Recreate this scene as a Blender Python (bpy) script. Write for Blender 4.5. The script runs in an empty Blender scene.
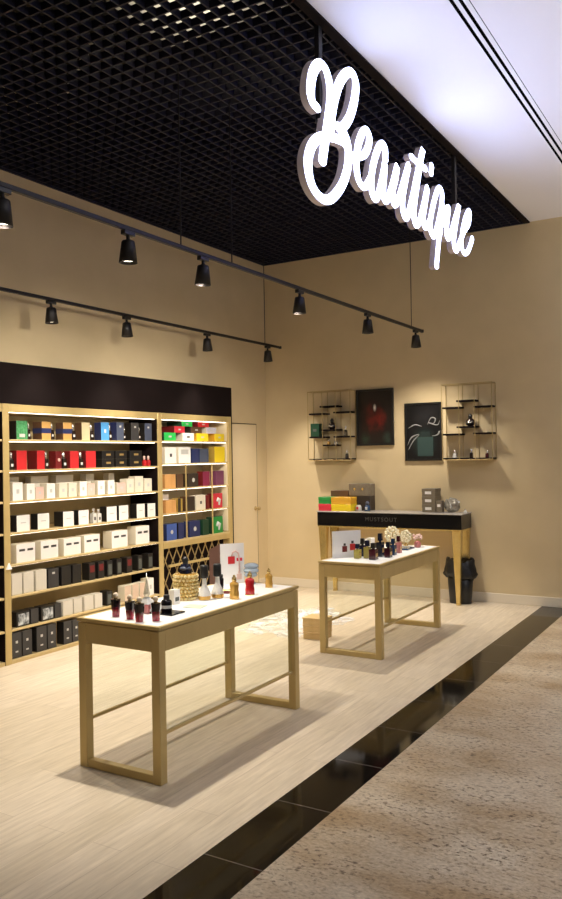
import bpy, bmesh, math, random
from mathutils import Vector, Matrix
random.seed(7)
S = bpy.context.scene
C = S.collection
PI = math.pi
S.view_settings.view_transform = 'Standard'
S.view_settings.look = 'None'
S.view_settings.exposure = 0.0

# ---------------------------------------------------------------- materials
def principled(name, col, rough=.5, metal=0., spec=.5, emis=None, estr=0., trans=0., coat=0.):
    m = bpy.data.materials.new(name); m.use_nodes = True
    b = m.node_tree.nodes['Principled BSDF']
    b.inputs['Base Color'].default_value = (*col, 1)
    b.inputs['Roughness'].default_value = rough
    b.inputs['Metallic'].default_value = metal
    b.inputs['Specular IOR Level'].default_value = spec
    b.inputs['Transmission Weight'].default_value = trans
    b.inputs['Coat Weight'].default_value = coat
    if emis:
        b.inputs['Emission Color'].default_value = (*emis, 1)
        b.inputs['Emission Strength'].default_value = estr
    return m

def nodes(m):
    return m.node_tree.nodes, m.node_tree.links, m.node_tree.nodes['Principled BSDF']

def mottled(name, c1, c2, scale=8., rough=.6, metal=0., stretch=(1, 1, 1), detail=3., bump=0., spec=.5):
    m = principled(name, c1, rough, metal, spec)
    n, l, b = nodes(m)
    tc = n.new('ShaderNodeTexCoord'); mp = n.new('ShaderNodeMapping'); mp.inputs['Scale'].default_value = stretch
    nz = n.new('ShaderNodeTexNoise'); nz.inputs['Scale'].default_value = scale; nz.inputs['Detail'].default_value = detail
    rp = n.new('ShaderNodeValToRGB'); rp.color_ramp.elements[0].position = .35; rp.color_ramp.elements[1].position = .65
    rp.color_ramp.elements[0].color = (*c1, 1); rp.color_ramp.elements[1].color = (*c2, 1)
    l.new(tc.outputs['Object'], mp.inputs['Vector']); l.new(mp.outputs['Vector'], nz.inputs['Vector'])
    l.new(nz.outputs['Fac'], rp.inputs['Fac']); l.new(rp.outputs['Color'], b.inputs['Base Color'])
    if bump:
        bp = n.new('ShaderNodeBump'); bp.inputs['Strength'].default_value = bump; bp.inputs['Distance'].default_value = .01
        l.new(nz.outputs['Fac'], bp.inputs['Height']); l.new(bp.outputs['Normal'], b.inputs['Normal'])
    return m

def thin_glass(name, tint=(.86, .92, .86), gloss=.10, rough=.03):
    m = bpy.data.materials.new(name); m.use_nodes = True
    n, l = m.node_tree.nodes, m.node_tree.links
    n.remove(n['Principled BSDF'])
    t = n.new('ShaderNodeBsdfTransparent'); t.inputs['Color'].default_value = (*tint, 1)
    g = n.new('ShaderNodeBsdfGlossy'); g.inputs['Roughness'].default_value = rough
    mx = n.new('ShaderNodeMixShader'); mx.inputs['Fac'].default_value = gloss
    l.new(t.outputs[0], mx.inputs[1]); l.new(g.outputs[0], mx.inputs[2]); l.new(mx.outputs[0], n['Material Output'].inputs['Surface'])
    return m

def gradient_z(name, c_low, c_high, z0, z1, rough=.12, metal=0., coat=0.):
    """colour runs from c_low at height z0 to c_high at z1 (object space)"""
    m = principled(name, c_low, rough, metal, .6, coat=coat)
    n, l, b = nodes(m)
    tc = n.new('ShaderNodeTexCoord'); sp = n.new('ShaderNodeSeparateXYZ'); mr = n.new('ShaderNodeMapRange')
    mr.inputs['From Min'].default_value = z0; mr.inputs['From Max'].default_value = z1
    rp = n.new('ShaderNodeValToRGB'); rp.color_ramp.elements[0].color = (*c_low, 1); rp.color_ramp.elements[1].color = (*c_high, 1)
    l.new(tc.outputs['Object'], sp.inputs[0]); l.new(sp.outputs['Z'], mr.inputs['Value'])
    l.new(mr.outputs['Result'], rp.inputs['Fac']); l.new(rp.outputs['Color'], b.inputs['Base Color'])
    return m

M = {}
M['wall'] = mottled('wall_paint', (.62, .495, .295), (.655, .525, .315), 3., .75, spec=.25)
M['door'] = mottled('door_paint', (.70, .57, .36), (.73, .595, .38), 2., .6, spec=.3)
M['gap'] = principled('dark_gap', (.10, .075, .04), .9)
M['skirting'] = principled('skirting_white', (.72, .64, .50), .45)
M['gold'] = mottled('satin_brass', (.56, .42, .175), (.60, .455, .195), 12., .42, .35, (1, 1, .3))
M['gold_light'] = mottled('pale_brass', (.60, .46, .22), (.64, .50, .25), 12., .45, .35)
M['gold_leg'] = mottled('polished_gold', (.66, .50, .18), (.74, .57, .24), 14., .25, .8)
M['gold_wire'] = principled('gold_wire', (.46, .34, .15), .4, .4)
M['back_panel'] = mottled('bronze_panel', (.46, .37, .19), (.53, .43, .23), 4., .38, .25)
M['cream_panel'] = principled('cream_panel', (.74, .65, .45), .4)
M['black_matt'] = mottled('black_panel', (.008, .005, .005), (.010, .006, .006), 5., .75, spec=.08)
M['black_gloss'] = principled('black_gloss', (.004, .004, .005), .15, 0, .3)
M['black_metal'] = principled('black_metal', (.012, .010, .010), .45, .2)
M['black_plastic'] = principled('black_plastic', (.010, .010, .010), .35)
M['bag'] = mottled('black_bag', (.006, .006, .007), (.014, .014, .015), 30., .3, bump=.5)
M['grid'] = principled('black_ceiling_grid', (.012, .012, .026), .55, 0, .35)
M['plenum'] = mottled('dark_slab', (.010, .009, .009), (.018, .016, .015), 1.5, .9)
M['duct'] = principled('duct_metal', (.55, .52, .44), .6)
M['mall_ceiling'] = principled('white_ceiling', (.84, .82, .84), .7, 0, .2)
M['white_panel'] = principled('white_lit_acrylic', (.92, .90, .86), .25, emis=(1, .97, .92), estr=.18)  # white acrylic with a slight even emission
M['white'] = principled('white_card', (.86, .84, .80), .5)
M['ivory'] = principled('ivory_card', (.66, .62, .53), .55)
M['cream'] = principled('cream_card', (.74, .69, .56), .55)
M['pink'] = principled('pink_card', (.72, .50, .43), .55)
M['mauve'] = principled('mauve_brown_card', (.24, .13, .10), .5)
M['peach'] = principled('peach_card', (.66, .50, .38), .55)
M['red'] = principled('red_card', (.55, .022, .026), .4)
M['rose'] = principled('rose_red_card', (.66, .035, .06), .4)
M['darkred'] = principled('dark_red_card', (.15, .010, .012), .4)
M['green'] = mottled('green_card', (.03, .20, .065), (.10, .34, .14), 60., .45)
M['leaf_green'] = principled('leaf_green_card', (.02, .26, .05), .4)
M['bright_green'] = principled('bright_green_card', (.025, .50, .09), .4)
M['dark_green'] = principled('dark_green_card', (.008, .045, .022), .4)
M['amber'] = principled('amber_card', (.62, .36, .11), .4)
M['brown'] = principled('brown_card', (.10, .05, .024), .5)
M['wood_orange'] = mottled('orange_wood', (.58, .30, .10), (.66, .36, .13), 20., .5, stretch=(1, 1, .2))
M['dark_brown'] = principled('dark_brown_card', (.035, .024, .017), .5)
M['grey_brown'] = mottled('grey_brown_card', (.16, .13, .09), (.20, .165, .115), 25., .5)
M['beige'] = principled('beige_card', (.60, .50, .30), .5)
M['blue'] = principled('blue_card', (.07, .29, .60), .4)
M['navy'] = principled('navy_card', (.020, .030, .11), .35)
M['royal'] = principled('royal_blue_card', (.05, .10, .34), .35)
M['slate'] = principled('slate_card', (.06, .075, .12), .4)
M['charcoal'] = principled('charcoal_card', (.035, .034, .036), .45)
M['black'] = principled('black_card', (.010, .009, .009), .4)
M['grey_panel'] = principled('grey_print', (.085, .095, .085), .5)
M['yellow'] = principled('yellow_card', (.80, .60, .02), .4)
M['orange_yellow'] = principled('orange_yellow_card', (.72, .38, .03), .4)
M['dark_yellow'] = principled('ochre_card', (.40, .27, .05), .45)
M['magenta'] = principled('magenta_card', (.24, .018, .07), .4)
M['purple'] = principled('purple_card', (.18, .05, .11), .4)
M['lilac'] = principled('lilac_card', (.56, .54, .62), .4)
M['gold_print'] = principled('gold_print', (.62, .43, .16), .35, .6)
M['dark_print'] = principled('dark_print', (.045, .04, .04), .5)
M['pale_print'] = principled('pale_print', (.55, .55, .52), .5)
M['smoke_print'] = mottled('smoky_print', (.05, .06, .07), (.62, .66, .68), 28., .4, detail=4.)
M['silver'] = principled('silver_cap', (.82, .80, .76), .22, .85)
M['gold_cap'] = principled('gold_cap', (.80, .58, .22), .22, .85)
M['dark_glass'] = principled('dark_glass', (.02, .012, .010), .08, 0, .6)
M['clear_glass'] = principled('clear_glass', (.80, .79, .74), .05, 0, .6, trans=.75)
M['white_glass'] = principled('frosted_glass', (.86, .85, .80), .2, 0, .6, trans=.25)
M['red_glass'] = principled('red_glass', (.42, .012, .016), .08, 0, .6)
M['pink_glass'] = principled('pink_glass', (.50, .17, .16), .1, 0, .6)
M['gold_glass'] = principled('gold_glass', (.58, .34, .07), .10, .35, .6)
M['yellow_glass'] = principled('yellow_glass', (.50, .42, .10), .08, 0, .6)
M['blue_glass'] = principled('blue_glass', (.016, .045, .11), .08, 0, .6)
M['navy_glass'] = principled('navy_glass', (.012, .016, .04), .1, 0, .6)
M['maroon_glass'] = principled('maroon_glass', (.055, .010, .016), .08, 0, .6)
M['ice_glass'] = principled('ice_blue_glass', (.48, .58, .68), .1, 0, .6, trans=.35)
M['pearl'] = principled('pearl', (.78, .72, .52), .18, .1, .6)
M['tumbler'] = gradient_z('black_to_red_glass', (.40, .010, .035), (.008, .006, .007), .008, .055, .06, coat=.5)
M['puff'] = principled('beige_cap', (.74, .62, .46), .5)
M['beads'] = mottled('gold_crystal', (.62, .46, .15), (.92, .80, .45), 45., .15, .35)
M['glass_panel'] = thin_glass('table_glass', (.955, .972, .95), .035)
M['film'] = None
M['return'] = principled('sign_side', (.50, .43, .42), .5, emis=(.55, .48, .55), estr=.05)
M['halo'] = principled('sign_halo', (.8, .8, .9), .5, emis=(.16, .20, 1.0), estr=1.0)  # glow added behind the letters to tint the ceiling grid blue
M['face'] = principled('sign_face', (1, 1, 1), .4, emis=(.54, .62, 1.0), estr=6.5)
M['led'] = principled('shelf_led', (1, 1, 1), .4, emis=(1, .88, .72), estr=5.5)  # emission of the fill strips added under the shelves
M['led_bright'] = principled('shelf_led_bright', (1, 1, 1), .4, emis=(1, .90, .76), estr=7.5)
M['lamp'] = principled('lamp_lens', (1, 1, 1), .4, emis=(1, .90, .74), estr=5.0)

def film_mat():
    m = bpy.data.materials.new('plastic_film'); m.use_nodes = True
    n, l = m.node_tree.nodes, m.node_tree.links
    b = n['Principled BSDF']; b.inputs['Base Color'].default_value = (.88, .90, .92, 1); b.inputs['Roughness'].default_value = .12
    t = n.new('ShaderNodeBsdfTransparent'); mx = n.new('ShaderNodeMixShader')
    tc = n.new('ShaderNodeTexCoord'); nz = n.new('ShaderNodeTexNoise'); nz.inputs['Scale'].default_value = 9.; nz.inputs['Detail'].default_value = 4.
    rp = n.new('ShaderNodeValToRGB'); rp.color_ramp.elements[0].position = .42; rp.color_ramp.elements[1].position = .66
    rp.color_ramp.elements[0].color = (.22, .22, .22, 1); rp.color_ramp.elements[1].color = (.9, .9, .9, 1)
    l.new(tc.outputs['Object'], nz.inputs['Vector']); l.new(nz.outputs['Fac'], rp.inputs['Fac']); l.new(rp.outputs['Color'], mx.inputs['Fac'])
    l.new(t.outputs[0], mx.inputs[1]); l.new(b.outputs[0], mx.inputs[2]); l.new(mx.outputs[0], n['Material Output'].inputs['Surface'])
    return m
M['film'] = film_mat()

def wood_floor():
    m = principled('light_oak_laminate', (.6, .5, .38), .38, 0, .4)
    n, l, b = nodes(m)
    tc = n.new('ShaderNodeTexCoord'); mp = n.new('ShaderNodeMapping'); mp.inputs['Rotation'].default_value = (0, 0, PI / 2)
    br = n.new('ShaderNodeTexBrick'); br.inputs['Scale'].default_value = 1.0
    br.inputs['Brick Width'].default_value = 1.25; br.inputs['Row Height'].default_value = .16
    br.inputs['Mortar Size'].default_value = .0016; br.inputs['Mortar Smooth'].default_value = .3; br.offset = .37
    br.inputs['Color1'].default_value = (.63, .54, .40, 1); br.inputs['Color2'].default_value = (.71, .615, .475, 1)
    br.inputs['Mortar'].default_value = (.50, .41, .30, 1)
    mg = n.new('ShaderNodeMapping'); mg.inputs['Scale'].default_value = (14, 1.1, 1)
    nz = n.new('ShaderNodeTexNoise'); nz.inputs['Scale'].default_value = 3.2; nz.inputs['Detail'].default_value = 6.; nz.inputs['Roughness'].default_value = .62
    rp = n.new('ShaderNodeValToRGB'); rp.color_ramp.elements[0].position = .3; rp.color_ramp.elements[1].position = .7
    rp.color_ramp.elements[0].color = (.80, .78, .75, 1); rp.color_ramp.elements[1].color = (1.08, 1.08, 1.08, 1)
    mx = n.new('ShaderNodeMix'); mx.data_type = 'RGBA'; mx.blend_type = 'MULTIPLY'; mx.inputs['Factor'].default_value = 1.
    l.new(tc.outputs['Object'], mp.inputs['Vector']); l.new(mp.outputs['Vector'], br.inputs['Vector'])
    l.new(tc.outputs['Object'], mg.inputs['Vector']); l.new(mg.outputs['Vector'], nz.inputs['Vector']); l.new(nz.outputs['Fac'], rp.inputs['Fac'])
    l.new(br.outputs['Color'], mx.inputs['A']); l.new(rp.outputs['Color'], mx.inputs['B']); l.new(mx.outputs['Result'], b.inputs['Base Color'])
    return m
M['floor'] = wood_floor()

def granite():
    m = principled('speckled_beige_stone', (.5, .42, .32), .32, 0, .4)
    n, l, b = nodes(m)
    tc = n.new('ShaderNodeTexCoord')
    def noise(scale, detail, stretch, rough=.55):
        mp = n.new('ShaderNodeMapping'); mp.inputs['Scale'].default_value = stretch
        nz = n.new('ShaderNodeTexNoise'); nz.inputs['Scale'].default_value = scale; nz.inputs['Detail'].default_value = detail; nz.inputs['Roughness'].default_value = rough
        l.new(tc.outputs['Object'], mp.inputs['Vector']); l.new(mp.outputs['Vector'], nz.inputs['Vector'])
        return nz.outputs['Fac']
    def ramp(fac, p0, c0, p1, c1):
        rp = n.new('ShaderNodeValToRGB'); e = rp.color_ramp.elements
        e[0].position = p0; e[1].position = p1; e[0].color = (*c0, 1); e[1].color = (*c1, 1)
        l.new(fac, rp.inputs['Fac']); return rp.outputs['Color']
    def mix(a, bcol, fac, mode='MIX'):
        mx = n.new('ShaderNodeMix'); mx.data_type = 'RGBA'; mx.blend_type = mode
        l.new(a, mx.inputs['A']); l.new(bcol, mx.inputs['B'])
        if isinstance(fac, float): mx.inputs['Factor'].default_value = fac
        else: l.new(fac, mx.inputs['Factor'])
        return mx.outputs['Result']
    base = ramp(noise(1.5, 6., (1, 1.7, 1), .62), .36, (.46, .335, .20), .60, (.67, .58, .44))
    fine = ramp(noise(55., 4., (1, 1.4, 1)), .3, (.76, .72, .66), .7, (1.13, 1.12, 1.10))
    col = mix(base, fine, 1.0, 'MULTIPLY')
    mask = ramp(noise(3.0, 4., (.7, 1.6, 1)), .30, (.10, .10, .10), .56, (1, 1, 1))
    spk = ramp(noise(30., 6., (1, 1.6, 1), .70), .525, (0, 0, 0), .61, (1, 1, 1))
    mul = n.new('ShaderNodeMath'); mul.operation = 'MULTIPLY'
    l.new(mask, mul.inputs[0]); l.new(spk, mul.inputs[1])
    dark = n.new('ShaderNodeRGB'); dark.outputs[0].default_value = (.10, .058, .030, 1)
    sc = n.new('ShaderNodeMath'); sc.operation = 'MULTIPLY'; sc.inputs[1].default_value = .85
    l.new(mul.outputs[0], sc.inputs[0])
    col = mix(col, dark.outputs[0], sc.outputs[0])
    l.new(col, b.inputs['Base Color'])
    return m
M['granite'] = granite()

def threshold_mat():
    m = principled('polished_black_granite', (.007, .006, .005), .07, 0, .5)
    n, l, b = nodes(m)
    tc = n.new('ShaderNodeTexCoord'); sp = n.new('ShaderNodeSeparateXYZ'); l.new(tc.outputs['Object'], sp.inputs[0])
    ad = n.new('ShaderNodeMath'); ad.operation = 'ADD'; ad.inputs[1].default_value = 5 * .585 - 2.65 + .002
    md = n.new('ShaderNodeMath'); md.operation = 'MODULO'; md.inputs[1].default_value = .585
    lt = n.new('ShaderNodeMath'); lt.operation = 'LESS_THAN'; lt.inputs[1].default_value = .005
    l.new(sp.outputs['Y'], ad.inputs[0]); l.new(ad.outputs[0], md.inputs[0]); l.new(md.outputs[0], lt.inputs[0])
    mx = n.new('ShaderNodeMix'); mx.data_type = 'RGBA'; mx.inputs['A'].default_value = (.007, .006, .005, 1); mx.inputs['B'].default_value = (.16, .14, .12, 1)
    l.new(lt.outputs[0], mx.inputs['Factor']); l.new(mx.outputs['Result'], b.inputs['Base Color'])
    return m
M['threshold'] = threshold_mat(); M['threshold'].node_tree.nodes['Principled BSDF'].inputs['Specular IOR Level'].default_value = .3

def poster_mat(name, blobs, base):
    """printed picture: soft colour blobs (centre y,z, radius, colour) broken up with noise, on a dark sheet"""
    m = principled(name, base, .3, 0, .4)
    n, l, b = nodes(m)
    tc = n.new('ShaderNodeTexCoord'); nz = n.new('ShaderNodeTexNoise'); nz.inputs['Scale'].default_value = 11.; nz.inputs['Detail'].default_value = 5.
    l.new(tc.outputs['Object'], nz.inputs['Vector'])
    cur = n.new('ShaderNodeRGB'); cur.outputs[0].default_value = (*base, 1); cur = cur.outputs[0]
    for (x, z, rx, rz, col, k) in blobs:
        mp = n.new('ShaderNodeMapping'); mp.vector_type = 'POINT'
        mp.inputs['Scale'].default_value = (1 / rx, 0, 1 / rz); mp.inputs['Location'].default_value = (-x / rx, 0, -z / rz)
        ln = n.new('ShaderNodeVectorMath'); ln.operation = 'LENGTH'
        mr = n.new('ShaderNodeMapRange'); mr.inputs['From Min'].default_value = 1.; mr.inputs['From Max'].default_value = .1
        mu = n.new('ShaderNodeMath'); mu.operation = 'MULTIPLY'; mr2 = n.new('ShaderNodeMapRange')
        mr2.inputs['From Min'].default_value = .35; mr2.inputs['From Max'].default_value = .65; mr2.inputs['To Min'].default_value = 1 - k
        mx = n.new('ShaderNodeMix'); mx.data_type = 'RGBA'; mx.inputs['B'].default_value = (*col, 1)
        l.new(tc.outputs['Object'], mp.inputs['Vector']); l.new(mp.outputs['Vector'], ln.inputs[0]); l.new(ln.outputs['Value'], mr.inputs['Value'])
        l.new(nz.outputs['Fac'], mr2.inputs['Value']); l.new(mr.outputs['Result'], mu.inputs[0]); l.new(mr2.outputs['Result'], mu.inputs[1])
        l.new(cur, mx.inputs['A']); l.new(mu.outputs[0], mx.inputs['Factor']); cur = mx.outputs['Result']
    l.new(cur, b.inputs['Base Color'])
    return m

# ---------------------------------------------------------------- mesh helpers
def link(name, bm, mats, parent=None, smooth=False):
    me = bpy.data.meshes.new(name)
    bmesh.ops.recalc_face_normals(bm, faces=bm.faces)
    bm.to_mesh(me); bm.free()
    for m in (mats if isinstance(mats, (list, tuple)) else [mats]): me.materials.append(m)
    if smooth:
        for p in me.polygons: p.use_smooth = True
    o = bpy.data.objects.new(name, me); C.objects.link(o)
    if parent: o.parent = parent
    return o

def tag(o, label, cat, group=None, kind=None):
    o['label'] = label; o['category'] = cat
    if group: o['group'] = group
    if kind: o['kind'] = kind
    return o

def thing(name, label, cat, loc=(0, 0, 0), rz=0., group=None):
    o = bpy.data.objects.new(name, None); C.objects.link(o)
    o.location = loc; o.rotation_euler = (0, 0, rz); o.empty_display_size = .05
    return tag(o, label, cat, group)

def struct(name, bm, m, parent=None):
    o = link(name, bm, m, parent)
    o['kind'] = 'structure'
    return o

def box(bm, x0, x1, y0, y1, z0, z1, bevel=0., mi=0):
    vs = [bm.verts.new((x, y, z)) for x in (x0, x1) for y in (y0, y1) for z in (z0, z1)]
    idx = [(0, 1, 3, 2), (4, 6, 7, 5), (0, 4, 5, 1), (2, 3, 7, 6), (0, 2, 6, 4), (1, 5, 7, 3)]
    fs = [bm.faces.new([vs[i] for i in f]) for f in idx]
    for f in fs: f.material_index = mi
    if bevel:
        bmesh.ops.recalc_face_normals(bm, faces=fs)
        es = list({e for f in fs for e in f.edges})
        bmesh.ops.bevel(bm, geom=es, offset=bevel, segments=1, affect='EDGES', profile=.5, material=-1)
    return fs

def bx(x0, x1, y0, y1, z0, z1, bevel=0.):
    bm = bmesh.new(); box(bm, x0, x1, y0, y1, z0, z1, bevel); return bm

def frustum(bm, cx, cy, z0, z1, a0, b0, a1, b1, bevel=0.):
    """four-sided taper: half sizes a,b at the bottom (0) and the top (1)"""
    lo = [bm.verts.new((cx + sx * a0, cy + sy * b0, z0)) for sx, sy in ((-1, -1), (1, -1), (1, 1), (-1, 1))]
    hi = [bm.verts.new((cx + sx * a1, cy + sy * b1, z1)) for sx, sy in ((-1, -1), (1, -1), (1, 1), (-1, 1))]
    fs = [bm.faces.new(lo[::-1]), bm.faces.new(hi)] + [bm.faces.new((lo[i], lo[(i + 1) % 4], hi[(i + 1) % 4], hi[i])) for i in range(4)]
    if bevel:
        bmesh.ops.recalc_face_normals(bm, faces=fs)
        bmesh.ops.bevel(bm, geom=list({e for f in fs for e in f.edges}), offset=bevel, segments=2, affect='EDGES', profile=.5)

def lathe(bm, prof, cx=0., cy=0., z=0., n=20, sx=1., sy=1.):
    """profile = [(radius, height)...] from bottom to top"""
    rings = []
    for r, h in prof:
        if r < 1e-6: rings.append([bm.verts.new((cx, cy, z + h))])
        else: rings.append([bm.verts.new((cx + sx * r * math.cos(2 * PI * i / n), cy + sy * r * math.sin(2 * PI * i / n), z + h)) for i in range(n)])
    for a, b in zip(rings, rings[1:]):
        for i in range(n):
            j = (i + 1) % n
            if len(a) == 1 and len(b) == 1: continue
            if len(a) == 1: bm.faces.new((a[0], b[j], b[i]))
            elif len(b) == 1: bm.faces.new((a[i], a[j], b[0]))
            else: bm.faces.new((a[i], a[j], b[j], b[i]))
    if len(rings[0]) > 1: bm.faces.new(rings[0][::-1])
    if len(rings[-1]) > 1: bm.faces.new(rings[-1])

def lt(prof, n=20, sx=1., sy=1., z=0., cx=0., cy=0.):
    bm = bmesh.new(); lathe(bm, prof, cx, cy, z, n, sx, sy); return bm

def tube(bm, pts, r, n=8):
    pts = [Vector(p) for p in pts]; rings = []
    for i, p in enumerate(pts):
        d = (pts[min(i + 1, len(pts) - 1)] - pts[max(i - 1, 0)]).normalized()
        a = d.orthogonal().normalized() if not rings else (ref - d * ref.dot(d)).normalized()
        ref = a; b = d.cross(a)
        rr = r[i] if isinstance(r, (list, tuple)) else r
        rings.append([bm.verts.new(p + a * (rr * math.cos(2 * PI * k / n)) + b * (rr * math.sin(2 * PI * k / n))) for k in range(n)])
    for a, b in zip(rings, rings[1:]):
        for k in range(n): bm.faces.new((a[k], a[(k + 1) % n], b[(k + 1) % n], b[k]))
    bm.faces.new(rings[0][::-1]); bm.faces.new(rings[-1])

def sphere(bm, c, r, n=10, m=6, sz=1.):
    prof = [(r * math.sin(PI * i / m), -r * sz * math.cos(PI * i / m)) for i in range(m + 1)]
    prof[0] = (0, -r * sz); prof[-1] = (0, r * sz)
    lathe(bm, prof, c[0], c[1], c[2], n)

def smooth_path(pts, sub=7):
    P_ = [Vector(p) for p in pts]; out = []
    for i in range(len(P_) - 1):
        a, b_, c, d_ = P_[max(i - 1, 0)], P_[i], P_[i + 1], P_[min(i + 2, len(P_) - 1)]
        for k in range(sub):
            t_ = k / sub
            out.append(.5 * ((2 * b_) + (c - a) * t_ + (2 * a - 5 * b_ + 4 * c - d_) * t_ ** 2 + (3 * b_ - a - 3 * c + d_) * t_ ** 3))
    out.append(P_[-1]); return out

ORD = ['first', 'second', 'third', 'fourth', 'fifth', 'sixth', 'seventh', 'eighth', 'ninth', 'tenth']

# ================================================================ THE SETTING
XW, YB, ZC, XE = -5.243, 8.64, 4.0, -1.97
NB, NY0, NY1, NZ = -5.40, 3.04, 7.525, 2.3765          # recess in the wall that takes the shelving

struct('floor', bx(-5.60, -1.936, -.7, 8.75, -.06, 0), M['floor'])
struct('trim_1', bx(-1.936, -1.658, -.7, 8.75, -.06, .0005), M['threshold'])
struct('ground', bx(-1.658, 6, -5, 12, -.06, 0), M['granite'])['label'] = 'speckled beige stone floor of the mall'
bm = bmesh.new()
box(bm, -5.55, XW, -.7, 8.75, NZ, 4.7); box(bm, -5.55, XW, NY1, 8.75, 0, NZ); box(bm, -5.55, XW, -.7, NY0, 0, NZ); box(bm, -5.55, NB, NY0, NY1, 0, NZ)
struct('wall_left', bm, M['wall'])
struct('wall_back', bx(XW, 6, YB, 8.75, 0, 4.7), M['wall'])
struct('wall_near', bx(XW, XE - .1, -.7, -.6, 0, 4.7), M['wall'])
struct('baseboard_back', bx(XW, 6, YB - .014, YB + .001, 0, .10, .003), M['skirting'])
struct('baseboard_left', bx(XW - .001, XW + .014, 8.405, YB - .014, 0, .10, .003), M['skirting'])

d = struct('door_1', bx(XW - .02, XW + .005, 7.60, 8.395, .008, 1.99, .002), M['door'])
g = bmesh.new(); box(g, XW - .01, XW + .0012, 7.588, 7.601, 0, 2.0); box(g, XW - .01, XW + .0012, 8.394, 8.407, 0, 2.0); box(g, XW - .01, XW + .0012, 7.588, 8.407, 1.989, 2.002)
link('door_gap', g, M['gap'], d)
g = bmesh.new(); tube(g, [(XW + .004, 8.345, .97), (XW + .012, 8.345, .97)], .026, 14); tube(g, [(XW + .01, 8.345, .97), (XW + .05, 8.345, .97)], .010, 10)
sphere(g, (XW + .06, 8.345, .97), .024, 12, 8)
link('door_handle', g, M['gold_wire'], d, True)

# open-cell ceiling of the shop: black slats in both directions, the dark void with its ducts above
bm = bmesh.new(); P = .095
x = XW + .03
while x < XE - .08: box(bm, x - .005, x + .005, -.6, YB, ZC, ZC + .045); x += P
y = -.55
while y < YB: box(bm, XW, XE - .07, y - .005, y + .005, ZC, ZC + .045); y += P
box(bm, XW, XW + .022, -.6, YB, ZC - .012, ZC + .045); box(bm, XW, XE - .07, YB - .022, YB, ZC - .012, ZC + .045)
struct('ceiling', bm, M['grid'])['label'] = 'black open-cell grid ceiling'
struct('ceiling_slab', bx(-5.55, XE + .1, -.7, 8.75, 4.7, 4.8), M['plenum'])
struct('ceiling_upstand', bx(XE - .07, XE - .012, -.7, YB, ZC - .012, 4.7), M['black_matt'])
tag(link('air_duct', bx(-3.36, -1.9, 3.72, 4.37, 4.40, 4.62, .01), M['duct']), 'pale air duct seen through the black ceiling grid', 'duct')
g = bmesh.new(); tube(g, [(-3.75, 4.03, 4.43), (-4.10, 4.25, 4.42), (-5.24, 5.0, 4.42)], .022, 8)
tag(link('service_pipe', g, M['duct'], None, True), 'thin pale pipe running above the black ceiling grid', 'pipe')

# white ceiling of the mall with its slot diffuser
bm = bmesh.new()
for a, b_ in ((XE - .012, -1.352), (-1.331, -1.309), (-1.288, -1.262), (-1.256, 6)): box(bm, a, b_, -5, YB, ZC, ZC + .09)
struct('ceiling_outer', bm, M['mall_ceiling'])['label'] = 'white plaster ceiling of the mall outside the shop'
struct('ceiling_slot', bx(-1.36, -1.25, -5, YB, ZC + .003, ZC + .10), principled('slot_black', (.002, .002, .002), 1., 0, 0.))

# ================================================================ SHELVING
def shelf_unit(label, y0, y1, zs, t=.017, left=True, back='back_panel', front=-5.02, right=True, shelf_fill=0.):
    u = thing('shelf_unit', label, 'shelf unit', (front, y0, 0))
    D = NB - front + .012                      # depth, negative towards the wall
    W = y1 - y0; pt = .062
    if left: link('upright', bx(D, 0, 0, pt, 0, 2.05, .003), M['gold'], u)
    if right: link('upright', bx(D, 0, W - pt, W, 0, 2.05, .003), M['gold'], u)
    ya, yb = (pt if left else 0), (W - pt if right else W)
    link('top_rail', bx(D, -.001, ya, yb, 1.985, 2.049, .003), M['gold'], u)
    link('back_panel', bx(D - .01, D + .004, ya, yb, .0, 2.0), M[back], u)
    for i, z in enumerate(zs):
        link('shelf', bx(D + .006, -.003, ya, yb, z - t, z, .002), M['gold_light'], u)
    if shelf_fill:
        for z in [1.985] + [q - t for q in zs[:-1]]: link('light_strip', bx(-.036, -.026, ya + .02, yb - .02, z - .004, z + .001), M['led_bright' if shelf_fill > 1 else 'led'], u)  # added glowing strips that brighten the inside of the unit
    return u, D, ya, yb, W

ZW = [1.77, 1.525, 1.28, 1.03, .78, .53, .27, .03]
u1, D, ya, yb, W = shelf_unit('wide gold shelf unit with eight rows of boxes', 4.308, 6.282, ZW, shelf_fill=1.)
link('plinth', bx(D + .02, -.006, ya, yb, 0, ZW[-1] - .017), M['gold_light'], u1)
link('side_panel', bx(D + .006, -.012, yb - .008, yb, .03, 1.985), M['black_matt'], u1)
link('side_panel', bx(D, -.006, -.0035, -.0005, 0, 2.05), M['black_matt'], u1)
g = bmesh.new(); frustum(g, .012, .03, .75, .80, .012, .022, .002, .004)
link('security_tag', g, M['white'], u1)
u0, D, ya, yb, W = shelf_unit('gold shelf unit cut off at the edge of the picture, before the wide unit', 3.05, 4.303, ZW, left=True, right=False, back='black_matt')
link('plinth', bx(D + .02, -.006, ya, yb, 0, ZW[-1] - .017), M['gold_light'], u0)

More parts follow.
